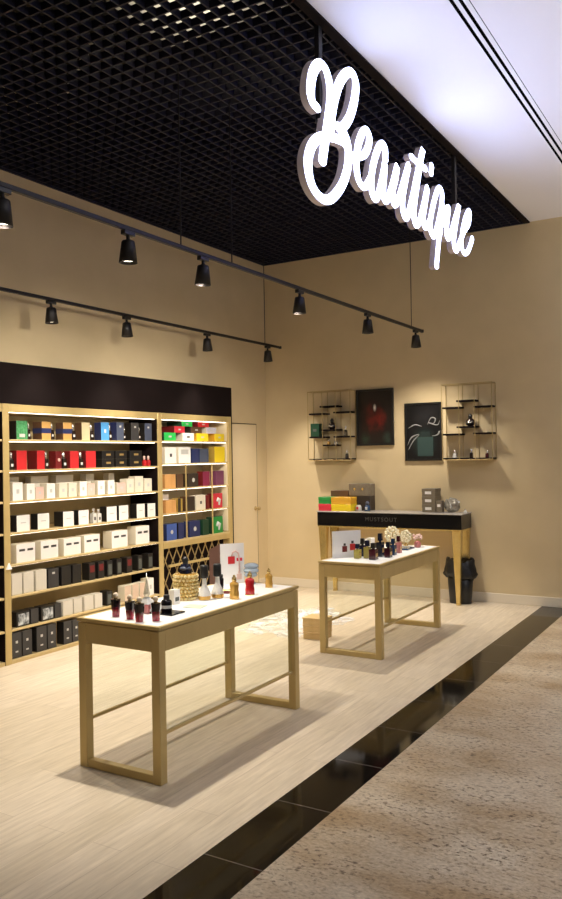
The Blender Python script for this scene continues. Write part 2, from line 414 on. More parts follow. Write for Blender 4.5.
ZN = [1.775, 1.545, 1.295, 1.045, .77]
u2, D, ya, yb, W = shelf_unit('narrow gold shelf unit with colourful boxes above a lattice front', 6.286, 7.520, ZN, t=.014, left=False, back='cream_panel', shelf_fill=2.)
link('side_panel', bx(D + .006, -.02, yb - .006, yb, .78, 1.985), M['cream_panel'], u2)
link('side_panel', bx(D, .0, W + .001, W + .016, 0, 2.05), M['black_matt'], u2)
link('shelf_beam', bx(D + .01, .002, ya, yb, .70, .755, .003), M['gold'], u2)
for yy in (6.675, 7.14): link('divider', bx(-.014, -.002, yy - 6.286 - .005, yy - 6.286 + .005, .775, 1.53), M['gold'], u2)
link('lower_panel', bx(D + .02, -.09, ya, yb, 0, .69), M['black_matt'], u2)
bm = bmesh.new()
k = -8
def clip(p, q, y_lo, y_hi, z_lo, z_hi):
    # clip a segment to the opening
    (y0, z0), (y1, z1) = p, q; t0, t1 = 0., 1.
    for a, d_, lo, hi in ((y0, y1 - y0, y_lo, y_hi), (z0, z1 - z0, z_lo, z_hi)):
        if abs(d_) < 1e-9: continue
        s0, s1 = sorted(((lo - a) / d_, (hi - a) / d_)); t0, t1 = max(t0, s0), min(t1, s1)
    if t1 - t0 < .02: return None
    return (y0 + t0 * (y1 - y0), z0 + t0 * (z1 - z0)), (y0 + t1 * (y1 - y0), z0 + t1 * (z1 - z0))
for k in range(-6, 18):
    for s in (1, -1):
        ybase = k * .125
        seg = clip((ybase, .02 if s > 0 else .70), (ybase + .125 * (.68 / .215), .70 if s > 0 else .02), ya, yb, .02, .70)
        if seg:
            (a, b_), (c, d_) = seg
            tube(bm, [(-.045 + s * .004, a, b_), (-.045 + s * .004, c, d_)], .0055, 4)
link('lattice', bm, M['gold_wire'], u2)
link('lower_rail', bx(-.03, -.008, .10, 1.02, .505, .530, .002), M['gold'], u2)

hp = link('header_panel', bx(XW + .001, -5.02, 3.05, 7.536, 2.051, 2.376, .002), M['black_matt'])
tag(hp, 'long black header panel above the shelf units', 'panel')

# ------------------------------------------------------------ goods on the shelves
LOOK = {  # look: (wording, front material, side material, some darkened to stand for shade)
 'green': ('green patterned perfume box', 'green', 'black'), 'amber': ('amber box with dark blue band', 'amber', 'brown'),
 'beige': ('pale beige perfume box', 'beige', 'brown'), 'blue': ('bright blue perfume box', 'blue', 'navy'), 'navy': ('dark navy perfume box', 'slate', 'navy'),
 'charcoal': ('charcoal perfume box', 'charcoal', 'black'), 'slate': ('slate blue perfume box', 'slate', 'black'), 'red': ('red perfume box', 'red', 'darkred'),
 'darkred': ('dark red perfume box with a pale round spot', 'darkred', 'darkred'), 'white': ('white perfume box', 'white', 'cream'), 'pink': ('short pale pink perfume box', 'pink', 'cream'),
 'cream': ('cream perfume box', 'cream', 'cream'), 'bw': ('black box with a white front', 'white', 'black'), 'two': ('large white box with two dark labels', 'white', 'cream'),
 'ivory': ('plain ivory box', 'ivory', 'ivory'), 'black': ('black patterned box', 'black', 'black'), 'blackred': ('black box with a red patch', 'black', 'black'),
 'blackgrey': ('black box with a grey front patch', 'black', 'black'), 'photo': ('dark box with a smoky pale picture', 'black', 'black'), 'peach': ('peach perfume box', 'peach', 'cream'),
 'drawer': ('tall dark grey box with pale dots', 'charcoal', 'black'), 'B': ('dark perfume bottle with silver cap', None, None), 'R': ('small red perfume bottle', None, None),
 'W': ('clear perfume bottle', None, None)}

def carton_mesh(w, h, dp, name, front, side, parent=None):
    """box whose front (+X) carries one material and the rest another"""
    bm = bmesh.new()
    box(bm, -dp, 0, 0, w, 0, h, min(.0015, w * .03))
    bm.normal_update()
    bmesh.ops.recalc_face_normals(bm, faces=bm.faces)
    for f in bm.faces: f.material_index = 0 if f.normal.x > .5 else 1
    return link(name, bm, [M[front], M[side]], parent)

def plate(name, parent, y0, y1, z0, z1, mat, x=0.):
    return link(name, bx(x - .0005, x + .0012, y0, y1, z0, z1), M[mat], parent)

def carton(look, w, h, dp, loc, label, group=None, cat='box'):
    _, f, s = LOOK[look]
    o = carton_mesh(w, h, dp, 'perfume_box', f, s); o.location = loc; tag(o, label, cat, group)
    if look == 'amber': link('band', bx(-dp - .001, .001, -.001, w + .001, h * .36, h * .64), M['navy'], o)
    if look == 'green':
        plate('printed_label', o, w * .25, w * .75, h * .12, h * .3, 'pale_print')
    if look in ('blue', 'navy', 'charcoal', 'slate') and h > .13: plate('printed_label', o, w * .38, w * .62, h * .42 if look == 'blue' else h * .72, h * .62 if look == 'blue' else h * .82, 'pale_print')
    if look == 'bw': plate('printed_label', o, w * .3, w * .7, h * .5, h * .56, 'pale_print')
    if look in ('white', 'cream', 'pink') and h < .2: plate('printed_label', o, w * .36, w * .64, h * .38, h * .62, 'pale_print')
    if look == 'two':
        for a in (.14, .58): plate('printed_label', o, w * a, w * (a + .30), h * .60, h * .72, 'dark_print')
    if look == 'drawer':
        plate('pull_spot', o, w * .38, w * .60, h * .58, h * .68, 'pale_print'); plate('pull_spot', o, w * .36, w * .62, h * .22, h * .28, 'pale_print')
    if look == 'photo': plate('printed_picture', o, w * .12, w * .92, h * .1, h * .85, 'smoke_print')
    if look == 'blackgrey': plate('printed_label', o, w * .18, w * .82, h * .12, h * .78, 'grey_panel')
    if look == 'blackred': plate('printed_label', o, w * .15, w * .85, h * .45, h * .85, 'darkred')
    if look == 'blackgrey' or look == 'blackred': pass
    if look == 'blackgold': plate('printed_label', o, w * .34, w * .70, h * .42, h * .66, 'gold_print')
    if look == 'darkred':
        g = bmesh.new(); tube(g, [(-.001, w * .55, h * .5), (.002, w * .55, h * .5)], w * .22, 12); link('printed_spot', g, M['pink'], o)
    return o
LOOK['blackgold'] = ('black box with a gold label', 'black', 'black')

def bottle(kind, w, h, loc, label, group=None, rz=0.):
    r = w / 2
    t = thing('perfume_bottle', label, 'bottle', loc, rz, group)
    if kind == 'B':
        g = bmesh.new(); frustum(g, 0, 0, 0, h * .62, r * .75, r * .9, r * .6, r * .75, .003); lathe(g, [(r * .3, h * .6), (r * .3, h * .72)], n=10); link('glass_body', g, M['dark_glass'], t)
        g = bmesh.new(); lathe(g, [(r * .42, h * .70), (r * .5, h * .74), (r * .5, h * .92), (r * .30, h)], n=12); link('cap', g, M['silver'], t, True)
        g = bmesh.new(); lathe(g, [(r * .36, h * .62), (r * .36, h * .66)], n=12); link('collar', g, M['silver'], t)
        plate('printed_label', t, -r * .4, r * .4, h * .2, h * .36, 'pale_print', r * .72)
    elif kind == 'R':
        g = bmesh.new(); lathe(g, [(r * .7, 0), (r * .85, h * .08), (r * .85, h * .5), (r * .3, h * .66)], n=14); link('glass_body', g, M['red_glass'], t, True)
        g = bmesh.new(); lathe(g, [(r * .42, h * .64), (r * .42, h * .95), (r * .2, h)], n=12); link('cap', g, M['pink'], t, True)
    elif kind == 'W':
        g = bmesh.new(); frustum(g, 0, 0, 0, h * .68, r * .8, r * .9, r * .8, r * .9, .003); link('glass_body', g, M['white_glass'], t)
        g = bmesh.new(); lathe(g, [(r * .5, h * .68), (r * .5, h)], n=12); link('cap', g, M['silver'], t, True)
        plate('printed_label', t, -r * .4, r * .4, h * .2, h * .42, 'dark_print', r * .8)
    return t

ROWS = [
[('green', 4.47, 4.585, .15, .084), ('B', 4.594, 4.633, .13, 0), ('amber', 4.739, 4.839, .15, .108), ('B', 4.842, 4.891, .135, 0), ('amber', 4.981, 5.082, .15, .09), ('B', 5.086, 5.142, .135, 0), ('beige', 5.203, 5.303, .155, .06), ('B', 5.307, 5.366, .14, 0), ('blue', 5.448, 5.553, .163, .074), ('B', 5.556, 5.603, .14, 0), ('navy', 5.657, 5.754, .17, .06), ('B', 5.758, 5.796, .12, 0), ('charcoal', 5.86, 5.969, .17, .06), ('B', 5.973, 6.013, .13, 0), ('slate', 6.058, 6.164, .17, .06)],
[('B', 4.399, 4.454, .14, 0), ('red', 4.469, 4.573, .155, .06), ('red', 4.683, 4.767, .155, .118), ('B', 4.773, 4.823, .14, 0), ('darkred', 4.891, 4.956, .15, .06), ('B', 4.964, 5.036, .14, 0), ('red', 5.057, 5.161, .15, .06), ('B', 5.165, 5.235, .14, 0), ('red', 5.251, 5.374, .15, .06), ('blackgold2', 5.455, 5.616, .075, .083), ('blackgold2', 5.638, 5.791, .075, .08), ('blackgold2', 5.835, 6.007, .075, .08), ('R', 6.044, 6.097, .1, 0), ('R', 6.105, 6.158, .1, 0)],
[('white', 4.424, 4.527, .145, .06), ('white', 4.569, 4.653, .13, .06), ('pink', 4.662, 4.751, .1, .06), ('white', 4.784, 4.878, .125, .06), ('cream', 4.926, 5.019, .12, .06), ('cream', 5.036, 5.132, .12, .06), ('white', 5.169, 5.255, .127, .06), ('pink', 5.262, 5.356, .105, .06), ('white', 5.394, 5.485, .127, .06), ('white', 5.525, 5.616, .126, .06), ('pink', 5.652, 5.767, .1, .06), ('cream', 5.782, 5.885, .13, .06), ('cream', 5.905, 6.022, .15, .06), ('cream', 6.043, 6.152, .125, .06)],
[('bw', 4.46, 4.595, .13, .07), ('bw', 4.681, 4.807, .128, .082), ('bw', 4.965, 5.091, .126, .111), ('bw', 5.149, 5.274, .126, .06), ('W', 5.331, 5.382, .13, 0), ('W', 5.393, 5.444, .12, 0), ('bw', 5.506, 5.64, .135, .06), ('bw', 5.672, 5.8, .135, .06), ('bw', 5.922, 6.04, .135, .087), ('bw', 6.082, 6.200, .13, .06)],
[('two', 4.453, 4.648, .15, .06), ('two', 4.709, 4.904, .15, .06), ('two', 4.968, 5.17, .145, .06), ('two', 5.214, 5.409, .15, .06), ('two', 5.567, 5.784, .155, .06), ('two', 5.902, 6.1, .17, .075)],
[('ivory', 4.401, 4.506, .165, .06), ('ivory', 4.523, 4.628, .165, .06), ('ivory', 4.653, 4.768, .165, .06), ('charcoal', 4.786, 4.905, .16, .06), ('black', 4.936, 5.048, .16, .06), ('black', 5.068, 5.171, .16, .06), ('blackred', 5.268, 5.346, .15, .088), ('blackred', 5.384, 5.462, .15, .06), ('blackgrey', 5.502, 5.572, .145, .06), ('blackgrey', 5.629, 5.698, .145, .06), ('blackred', 5.767, 5.844, .145, .06), ('blackgrey', 5.925, 5.991, .145, .065), ('blackgrey', 6.077, 6.148, .145, .066)],
[('photo', 4.443, 4.581, .12, .06), ('charcoal', 4.592, 4.675, .12, .06), ('photo', 4.704, 4.843, .12, .06), ('charcoal', 4.854, 4.926, .12, .06), ('ivory', 4.949, 5.063, .127, .06), ('ivory', 5.079, 5.175, .127, .06), ('ivory', 5.204, 5.317, .127, .06), ('ivory', 5.334, 5.43, .127, .06), ('blackgrey', 5.489, 5.562, .13, .06), ('peach', 5.733, 5.821, .14, .086), ('peach', 5.843, 5.932, .14, .06), ('peach', 5.951, 6.036, .14, .06), ('white', 6.059, 6.157, .165, .06)],
[('drawer', 4.394, 4.493, .2, .06), ('drawer', 4.503, 4.601, .2, .06), ('drawer', 4.651, 4.76, .2, .06), ('drawer', 4.771, 4.866, .2, .06), ('drawer', 4.952, 5.046, .19, .06), ('drawer', 5.056, 5.148, .19, .06)],
]
SHELF = ['top shelf', 'second shelf down', 'third shelf down', 'fourth shelf down', 'fifth shelf down', 'sixth shelf down', 'seventh shelf down', 'bottom shelf']

def say(word, i, n, where):
    return f'{word}, {where}' if n == 1 else f'{word}, {ORD[i]} of {n} from left, {where}'

for r, row in enumerate(ROWS):
    where = f'wide unit {SHELF[r].replace(" down", "")}'
    total = {}
    for it in row: total[it[0]] = total.get(it[0], 0) + 1
    seen = {}
    for look, y0, y1, h, dp in row:
        i = seen.get(look, 0); seen[look] = i + 1
        z = ZW[r] + .0005
        if look in 'BRW':
            bottle(look, min(.06, y1 - y0), h, (-5.075, (y0 + y1) / 2, z), say(LOOK[look][0], i, total[look], where), f'bottles on the {SHELF[r]}')
        elif look == 'blackgold2':
            for k, w_ in ((0, 'lower'), (1, 'upper')):
                carton('blackgold', y1 - y0, h - .0005, .12, (-5.05, y0, z + k * h), f'{w_} black box with gold label, {ORD[i]} stack of 3 from left, wide unit second shelf', 'stacked black boxes on the second shelf')
        else:
            dd = max(.085, dp) if look != 'two' else .11
            carton(look, y1 - y0, h, dd, (-5.05, y0, z), say(LOOK[look][0], i, total[look], where), f'boxes on the {SHELF[r]}')
# second row of taller pale boxes at the back of the third shelf
for i, (y0, y1) in enumerate(((4.522, 4.62), (4.751, 4.942), (5.034, 5.24), (5.402, 5.505), (5.702, 5.782))):
    o = carton_mesh(y1 - y0, .185, .07, 'perfume_box', 'ivory', 'ivory'); o.location = (-5.20, y0, ZW[2] + .0005)
    tag(o, f'taller ivory box behind the front row, {ORD[i]} of 5, wide unit third shelf', 'box', 'boxes at the back of the third shelf')
# the neighbouring unit at the picture's edge
for r, look, w_ in ((1, 'red', 'red perfume box'), (2, 'white', 'white perfume box'), (4, 'ivory', 'plain ivory box'), (6, 'black', 'black box')):
    carton(look, .09, .14, .10, (-5.05, 4.135, ZW[r] + .0005), f'{w_} at the end of the cut-off shelf unit, {SHELF[r].replace(" down", "")}')

RR = [
[('white', 6.365, 6.549, .165, 'large white box with a small dark mark', 'white', 'cream'), ('white', 6.587, 6.792, .165, 'white box with a grey pattern', 'white', 'cream'), ('navy', 6.817, 6.937, .15, 'narrow navy box', 'navy', 'navy'), ('navy', 6.952, 7.117, .15, 'wide slate navy box', 'slate', 'navy'), ('yellow', 7.23, 7.427, .17, 'big yellow box', 'yellow', 'dark_yellow')],
[('orange', 6.358, 6.532, .14, 'orange wooden box', 'wood_orange', 'wood_orange'), ('brown', 6.547, 6.656, .14, 'narrow dark brown box', 'brown', 'dark_brown'), ('dark', 6.745, 6.92, .14, 'very dark box with a pale emblem', 'dark_brown', 'dark_brown'), ('magenta', 7.003, 7.128, .155, 'dark magenta box', 'magenta', 'darkred'), ('purple', 7.249, 7.4, .155, 'dull purple box', 'purple', 'purple')],
[('orange', 6.368, 6.534, .13, 'orange wooden box', 'wood_orange', 'wood_orange'), ('dy', 6.564, 6.648, .14, 'dark box with an ochre stripe', 'dark_brown', 'dark_yellow'), ('brown', 6.699, 6.852, .15, 'dark brown box', 'dark_brown', 'brown'), ('cream', 6.874, 7.045, .155, 'cream box with small marks', 'cream', 'cream'), ('red', 7.062, 7.115, .15, 'narrow dark red box', 'darkred', 'darkred'), ('red', 7.181, 7.364, .16, 'bright red box with a white figure', 'rose', 'darkred')],
[('navy', 6.374, 6.537, .165, 'royal blue box with a round emblem', 'royal', 'navy'), ('navy', 6.563, 6.651, .165, 'narrow very dark blue box', 'navy', 'black'), ('navy', 6.754, 6.941, .165, 'deep navy box with a pale cross mark', 'navy', 'navy'), ('dg', 6.988, 7.098, .165, 'narrow dark green box', 'dark_green', 'dark_green'), ('green', 7.162, 7.365, .18, 'leaf green box with a pale figure', 'leaf_green', 'dark_green')]]
for r, row in enumerate(RR):
    for key, y0, y1, h, word, f, s in row:
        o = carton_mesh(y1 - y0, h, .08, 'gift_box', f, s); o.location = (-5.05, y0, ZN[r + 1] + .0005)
        tag(o, f'{word} on the {SHELF[r + 1].replace(" down", "")} of the narrow unit', 'box', f'boxes on the {SHELF[r + 1]} of the narrow unit')
        w = y1 - y0
        if 'emblem' in word or 'cross' in word:
            g = bmesh.new(); tube(g, [(-.001, w * .5, h * .5), (.002, w * .5, h * .5)], w * .13, 12); link('printed_emblem', g, M['pale_print'], o)
        if 'figure' in word:
            g = bmesh.new(); tube(g, [(0, w * .38, h * .45), (.002, w * .5, h * .62), (.002, w * .66, h * .55), (.002, w * .60, h * .2)], [.012, .022, .02, .012], 6); link('printed_figure', g, M['pale_print'], o)
        if 'mark' in word and 'cross' not in word: plate('printed_mark', o, w * .42, w * .6, h * .4, h * .6, 'dark_print')
        if 'pattern' in word: plate('printed_pattern', o, w * .2, w * .8, h * .55, h * .85, 'pale_print')
        if 'stripe' in word: plate('printed_stripe', o, w * .55, w * .85, 0.005, h - .005, 'dark_yellow')
o = carton_mesh(.19, .185, .06, 'gift_box', 'white', 'cream'); o.location = (-5.16, 6.36, ZN[3] + .0005)
tag(o, 'white box behind the orange wooden box on the fourth shelf of the narrow unit', 'box')
# stacked gift boxes on its top shelf
zt = ZN[0] + .0005
for y0, y1, z, h, dp, f, s, word in (
  (6.354, 6.546, zt, .082, .17, 'bright_green', 'dark_green', 'bright green gift box in the lowest row'),
  (6.659, 6.855, zt, .082, .17, 'white', 'cream', 'white gift box in the lowest row'),
  (6.904, 7.116, zt, .082, .17, 'yellow', 'orange_yellow', 'yellow gift box beside the white one in the lowest row'),
  (7.236, 7.42, zt, .082, .17, 'yellow', 'orange_yellow', 'yellow gift box in the lowest row, at the shelf end'),
  (6.522, 6.697, zt + .0825, .066, .19, 'rose', 'darkred', 'rose red gift box lying on the bright green one'),
  (6.804, 7.0, zt + .0825, .066, .19, 'brown', 'dark_brown', 'brown gift box in the middle row'),
  (7.081, 7.267, zt + .0825, .066, .17, 'lilac', 'cream', 'pale lilac gift box lying on the yellow ones'),
  (6.651, 6.83, zt + .149, .052, .20, 'bright_green', 'dark_green', 'bright green gift box on top of the stack'),
  (6.93, 7.131, zt + .149, .055, .19, 'red', 'darkred', 'dark red gift box on top of the stack')):
    o = carton_mesh(y1 - y0, h, dp, 'gift_box', f, s); o.location = (-5.05, y0, z)
    tag(o, f'{word}, narrow unit top shelf', 'box', 'gift boxes on the top shelf of the narrow unit')
    plate('printed_label', o, (y1 - y0) * .38, (y1 - y0) * .62, h * .4, h * .62, 'pale_print' if f != 'white' else 'dark_print')

# ================================================================ DISPLAY TABLES
def display_table(x0, y0, L, H, label):
    w = .540; lg = .052
    t = thing('display_table', label, 'table', (x0, y0, 0))
    for y in (0, L - lg):
        for x in (0, w - lg): link('leg', bx(x, x + lg, y, y + lg, 0, H - .025, .003), M['gold'], t)
        link('floor_bar', bx(lg, w - lg, y + .004, y + lg - .004, 0, .042, .003), M['gold'], t)
    for x in (.012, w - .012 - .022):
        link('side_rail', bx(x, x + .018, lg, L - lg, .229, .245, .002), M['gold'], t)
        link('glass_panel', bx(x + .008, x + .013, lg, L - lg, .246, H - .12), M['glass_panel'], t)
    link('apron', bx(lg, w - lg, .002, lg - .006, H - .128, H - .025, .002), M['gold'], t); link('apron', bx(lg, w - lg, L - lg + .006, L - .002, H - .128, H - .025, .002), M['gold'], t)
    for x in (.002, w - lg + .006): link('apron', bx(x, x + lg - .008, lg, L - lg, H - .128, H - .025, .002), M['gold'], t)
    link('shadow_gap', bx(.012, w - .012, .012, L - .012, H - .025, H - .018), M['gold_wire'], t)
    bm = bmesh.new(); e = .018
    box(bm, -.004, w + .004, -.004, e, H - .018, H, .002); box(bm, -.004, w + .004, L - e, L + .004, H - .018, H, .002)
    box(bm, -.004, e, e, L - e, H - .018, H, .002); box(bm, w - e, w + .004, e, L - e, H - .018, H, .002)
    link('top_rim', bm, M['gold'], t)
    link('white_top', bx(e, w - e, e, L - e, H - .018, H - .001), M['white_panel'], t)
    return t
display_table(-3.048, 3.09, 1.40, .775, 'larger-looking gold frame display table with dark red tumblers on its white top')
display_table(-3.060, 5.825, 1.375, .745, 'gold frame display table standing before the black-topped console')
Z1, Z2 = .7745, .7445

# ---- goods on the first table
def tumbler(loc, label):
    t = thing('perfume_bottle', label, 'bottle', loc, random.random(), 'dark red tumbler bottles')
    link('glass_body', lt([(.0185, 0), (.0195, .004), (.0265, .088), (.0255, .092), (.010, .094)], 12), M['tumbler'], t)
    g = bmesh.new(); lathe(g, [(.009, .092), (.009, .104)], n=10); link('collar', g, M['gold_cap'], t, True)
    g = bmesh.new(); sphere(g, (0, 0, .112), .0145, 12, 8); link('cap', g, M['puff'], t, True)
    return t
for (x, y), w_ in zip(((-2.883, 3.201), (-2.769, 3.181), (-2.682, 3.152), (-2.621, 3.208)),
                      ('at the table corner by the shelves', 'second from the corner by the shelves', 'closest to the table end', 'beside the black round bottle')):
    tumbler((x, y, Z1), f'black to red tumbler perfume bottle with beige cap, {w_}')

t = thing('perfume_bottle', 'red and clear flacon with a tall pointed stopper behind the red tumblers', 'bottle', (-2.799, 3.352, Z1))
g = bmesh.new(); frustum(g, 0, 0, 0, .05, .030, .030, .034, .034, .004); link('glass_body', g, M['pink_glass'], t)
g = bmesh.new(); frustum(g, 0, 0, .05, .085, .034, .034, .012, .012, .003); link('shoulder', g, M['white_glass'], t)
g = bmesh.new(); lathe(g, [(.010, .085), (.018, .10), (.012, .13), (.006, .17), (0, .219)], n=10); link('stopper', g, M['pearl'], t, True)
plate('printed_label', t, -.018, .018, .012, .024, 'white', .034)

t = thing('perfume_bottle', 'round black perfume bottle with a white label, beside the red tumblers', 'bottle', (-2.704, 3.400, Z1 + .0085))
link('glass_body', lt([(.026, 0), (.029, .004), (.029, .052), (.024, .060), (.012, .063)], 18), M['black_gloss'], t, True)
link('cap', lt([(.016, .060), (.017, .063), (.017, .085), (.014, .088)], 14), M['black_plastic'], t, True)
link('printed_label', lt([(.0294, .018), (.0294, .034)], 18), M['pale_print'], t)
tag(link('display_tray', bx(-2.77, -2.62, 3.335, 3.455, Z1, Z1 + .008, .002), M['black_gloss']), 'flat black tray under the round black bottle', 'tray')

o = carton_mesh(.055, .082, .04, 'perfume_box', 'white', 'cream'); o.location = (-2.808, 3.60, Z1)
tag(o, 'small white box with a grey label beside the gold crystal jar', 'box'); plate('printed_label', o, .010, .045, .018, .040, 'grey_panel')
tag(link('leaflet', bx(-.055, .055, -.045, .045, 0, .004, .001), principled('leaflet_print', (.60, .66, .50), .5)), 'pale green leaflet lying flat in front of the gold jar', 'leaflet')
o = bpy.data.objects['leaflet']; o.location = (-2.672, 3.612, Z1); o.rotation_euler = (0, 0, .2)

t = thing('crystal_jar', 'round gold crystal beaded jar on the first display table', 'jar', (-2.862, 3.781, Z1))
link('drum', lt([(.062, 0), (.066, .004), (.066, .146), (.060, .150)], 24), M['gold_glass'], t, True)
bm = bmesh.new()
for k in range(7):
    for i in range(20):
        a = 2 * PI * (i + .5 * (k % 2)) / 20
        bmesh.ops.create_icosphere(bm, subdivisions=1, radius=.0115, matrix=Matrix.Translation((.067 * math.cos(a), .067 * math.sin(a), .012 + k * .021)))
b_ = link('bead_shell', bm, M['beads'], t); b_['kind'] = 'stuff'
t = thing('perfume_bottle', 'dark blue-black bottle standing on the gold crystal jar', 'bottle', (-2.862, 3.781, Z1 + .1505))
g = bmesh.new(); frustum(g, 0, 0, 0, .055, .030, .026, .024, .020, .006); link('glass_body', g, M['navy_glass'], t)
g = bmesh.new(); sphere(g, (0, 0, .030), .034, 14, 8, .45); link('shoulder_band', g, M['slate'], t, True)
link('cap', lt([(.014, .053), (.016, .058), (.016, .084), (.010, .096)], 14), M['black_plastic'], t, True)

for (x, y), w_ in zip(((-2.745, 3.803), (-2.715, 3.893)), ('next to the gold jar', 'on the side away from the gold jar')):
    t = thing('perfume_bottle', f'clear tall flacon with a black cap, {w_}', 'bottle', (x, y, Z1), .3, 'clear flacons with black caps')
    g = bmesh.new(); lathe(g, [(.030, 0), (.036, .008), (.037, .03), (.028, .058), (.015, .085), (.012, .125), (.013, .128)], n=16); link('glass_body', g, M['white_glass'], t, True)
    g = bmesh.new(); lathe(g, [(.034, .004), (.0372, .010), (.0376, .026), (.036, .028)], n=16); link('perfume_fill', g, M['gold_glass'], t)
    link('cap', lt([(.022, .128), (.024, .132), (.024, .195), (.020, .202)], 16), M['black_plastic'], t, True)
t = thing('perfume_bottle', 'slim black cylinder bottle behind the clear flacons', 'bottle', (-2.842, 4.101, Z1))
link('glass_body', lt([(.021, 0), (.023, .004), (.025, .076), (.022, .080)], 16), M['black_gloss'], t, True)
link('cap', lt([(.020, .079), (.021, .083), (.021, .100), (.017, .103)], 16), M['black_plastic'], t, True)
t = thing('lipstick_case', 'small dark red flat case between the black cylinder and the gold bottles', 'case', (-2.76, 4.05, Z1), .5)
link('base', bx(-.03, .03, -.018, .018, 0, .016, .003), M['darkred'], t); link('lid', bx(-.03, .03, -.018, .018, .016, .024, .003), M['gold_cap'], t)

def figure_bottle(loc, mat, label, h=.142, rz=0., handle=False):
    t = thing('perfume_bottle', label, 'bottle', loc, rz, 'ornate gold topped flacons'); k = h / .142
    link('glass_body', lt([(.024 * k, 0), (.029 * k, .006 * k), (.030 * k, .030 * k), (.0255 * k, .055 * k), (.029 * k, .080 * k), (.026 * k, .094 * k), (.010 * k, .102 * k)], 16, 1.0, .8), mat, t, True)
    link('cap', lt([(.009 * k, .100 * k), (.014 * k, .106 * k), (.014 * k, .124 * k), (.006 * k, .132 * k), (.008 * k, .137 * k), (0, .142 * k)], 14), M['gold_cap'], t, True)
    link('foot', lt([(.029 * k, 0), (.030 * k, .003 * k), (.025 * k, .007 * k)], 16, 1.02, .82), M['gold_cap'], t, True)
    if handle:
        g = bmesh.new(); tube(g, [(0, .022, .03), (0, .042, .045), (0, .046, .07), (0, .036, .092), (0, .012, .098)], .004, 6); link('handle', g, M['gold_cap'], t, True)
    return t
figure_bottle((-2.606, 3.907, Z1), M['gold_glass'], 'gold waisted flacon, first in the row of gold bottles near the table edge')
figure_bottle((-2.603, 4.07, Z1), M['red_glass'], 'red waisted flacon with gold cap and gold handle', .142, .2, True)
figure_bottle((-2.640, 4.352, Z1), M['gold_glass'], 'gold waisted flacon alone at the far end of the table', .122)

def folded_card(loc, rz, w, h, label, base, wing, pics):
    folded = wing != base
    t = thing('display_card', label, 'card', loc, rz)
    g = bmesh.new(); box(g, -.004, 0, -w / 2, w / 2, 0, h, .001); link('front_sheet', g, M['white'], t)
    g = bmesh.new(); back = -w / 2 - .055 if folded else w / 2 - .02
    vs = [g.verts.new(p) for p in ((-.006, -w / 2, 0), (-.06, back, 0), (-.06, back, h * .86), (-.006, -w / 2, h))]
    g.faces.new(vs); bmesh.ops.solidify(g, geom=g.faces[:], thickness=.003); link('side_sheet', g, M[wing], t)
    for k, (y, z, s, m, c) in enumerate(pics):
        g = bmesh.new(); box(g, -.0005, .0015, y - .5 * s, y + .5 * s, z, z + 1.1 * s); link('printed_bottle', g, M[m], t)
        g = bmesh.new(); box(g, -.0005, .0015, y - .22 * s, y + .22 * s, z + 1.15 * s, z + 1.6 * s); link('printed_cap', g, M[c], t)
    return t
c1 = folded_card((-2.93, 4.375, Z1), -.62, .165, .262, 'white folded display card with a pink bottle picture and red tag', 'white', 'mauve', [(.046, .025, .034, 'pink', 'pink')])
g = bmesh.new(); tube(g, [(.002, -.005, .178), (.002, .002, .203), (.002, .022, .212), (.002, .042, .198), (.002, .048, .14), (.002, .048, .08)], .0055, 6); link('printed_hose', g, M['pink'], c1, True)
g = bmesh.new(); box(g, -.0005, .003, -.030, .016, .130, .178); link('printed_tag', g, M['red'], c1)
g = bmesh.new(); box(g, -.0005, .003, .030, .068, .146, .166); link('printed_atomizer', g, M['rose'], c1)
t = thing('glass_bowl', 'pale blue shell-shaped glass ornament beside the folded white card', 'ornament', (-2.825, 4.435, Z1), .4)
link('stem', lt([(.028, 0), (.030, .005), (.010, .016), (.009, .042)], 16), M['ice_glass'], t, True)
bm = bmesh.new()
for k, (w, zz, yy) in enumerate(((.045, .06, -.012), (.052, .085, .004), (.050, .112, .016))): sphere(bm, (0, yy, zz), w, 14, 6, .42)
link('shell', bm, M['ice_glass'], t, True)

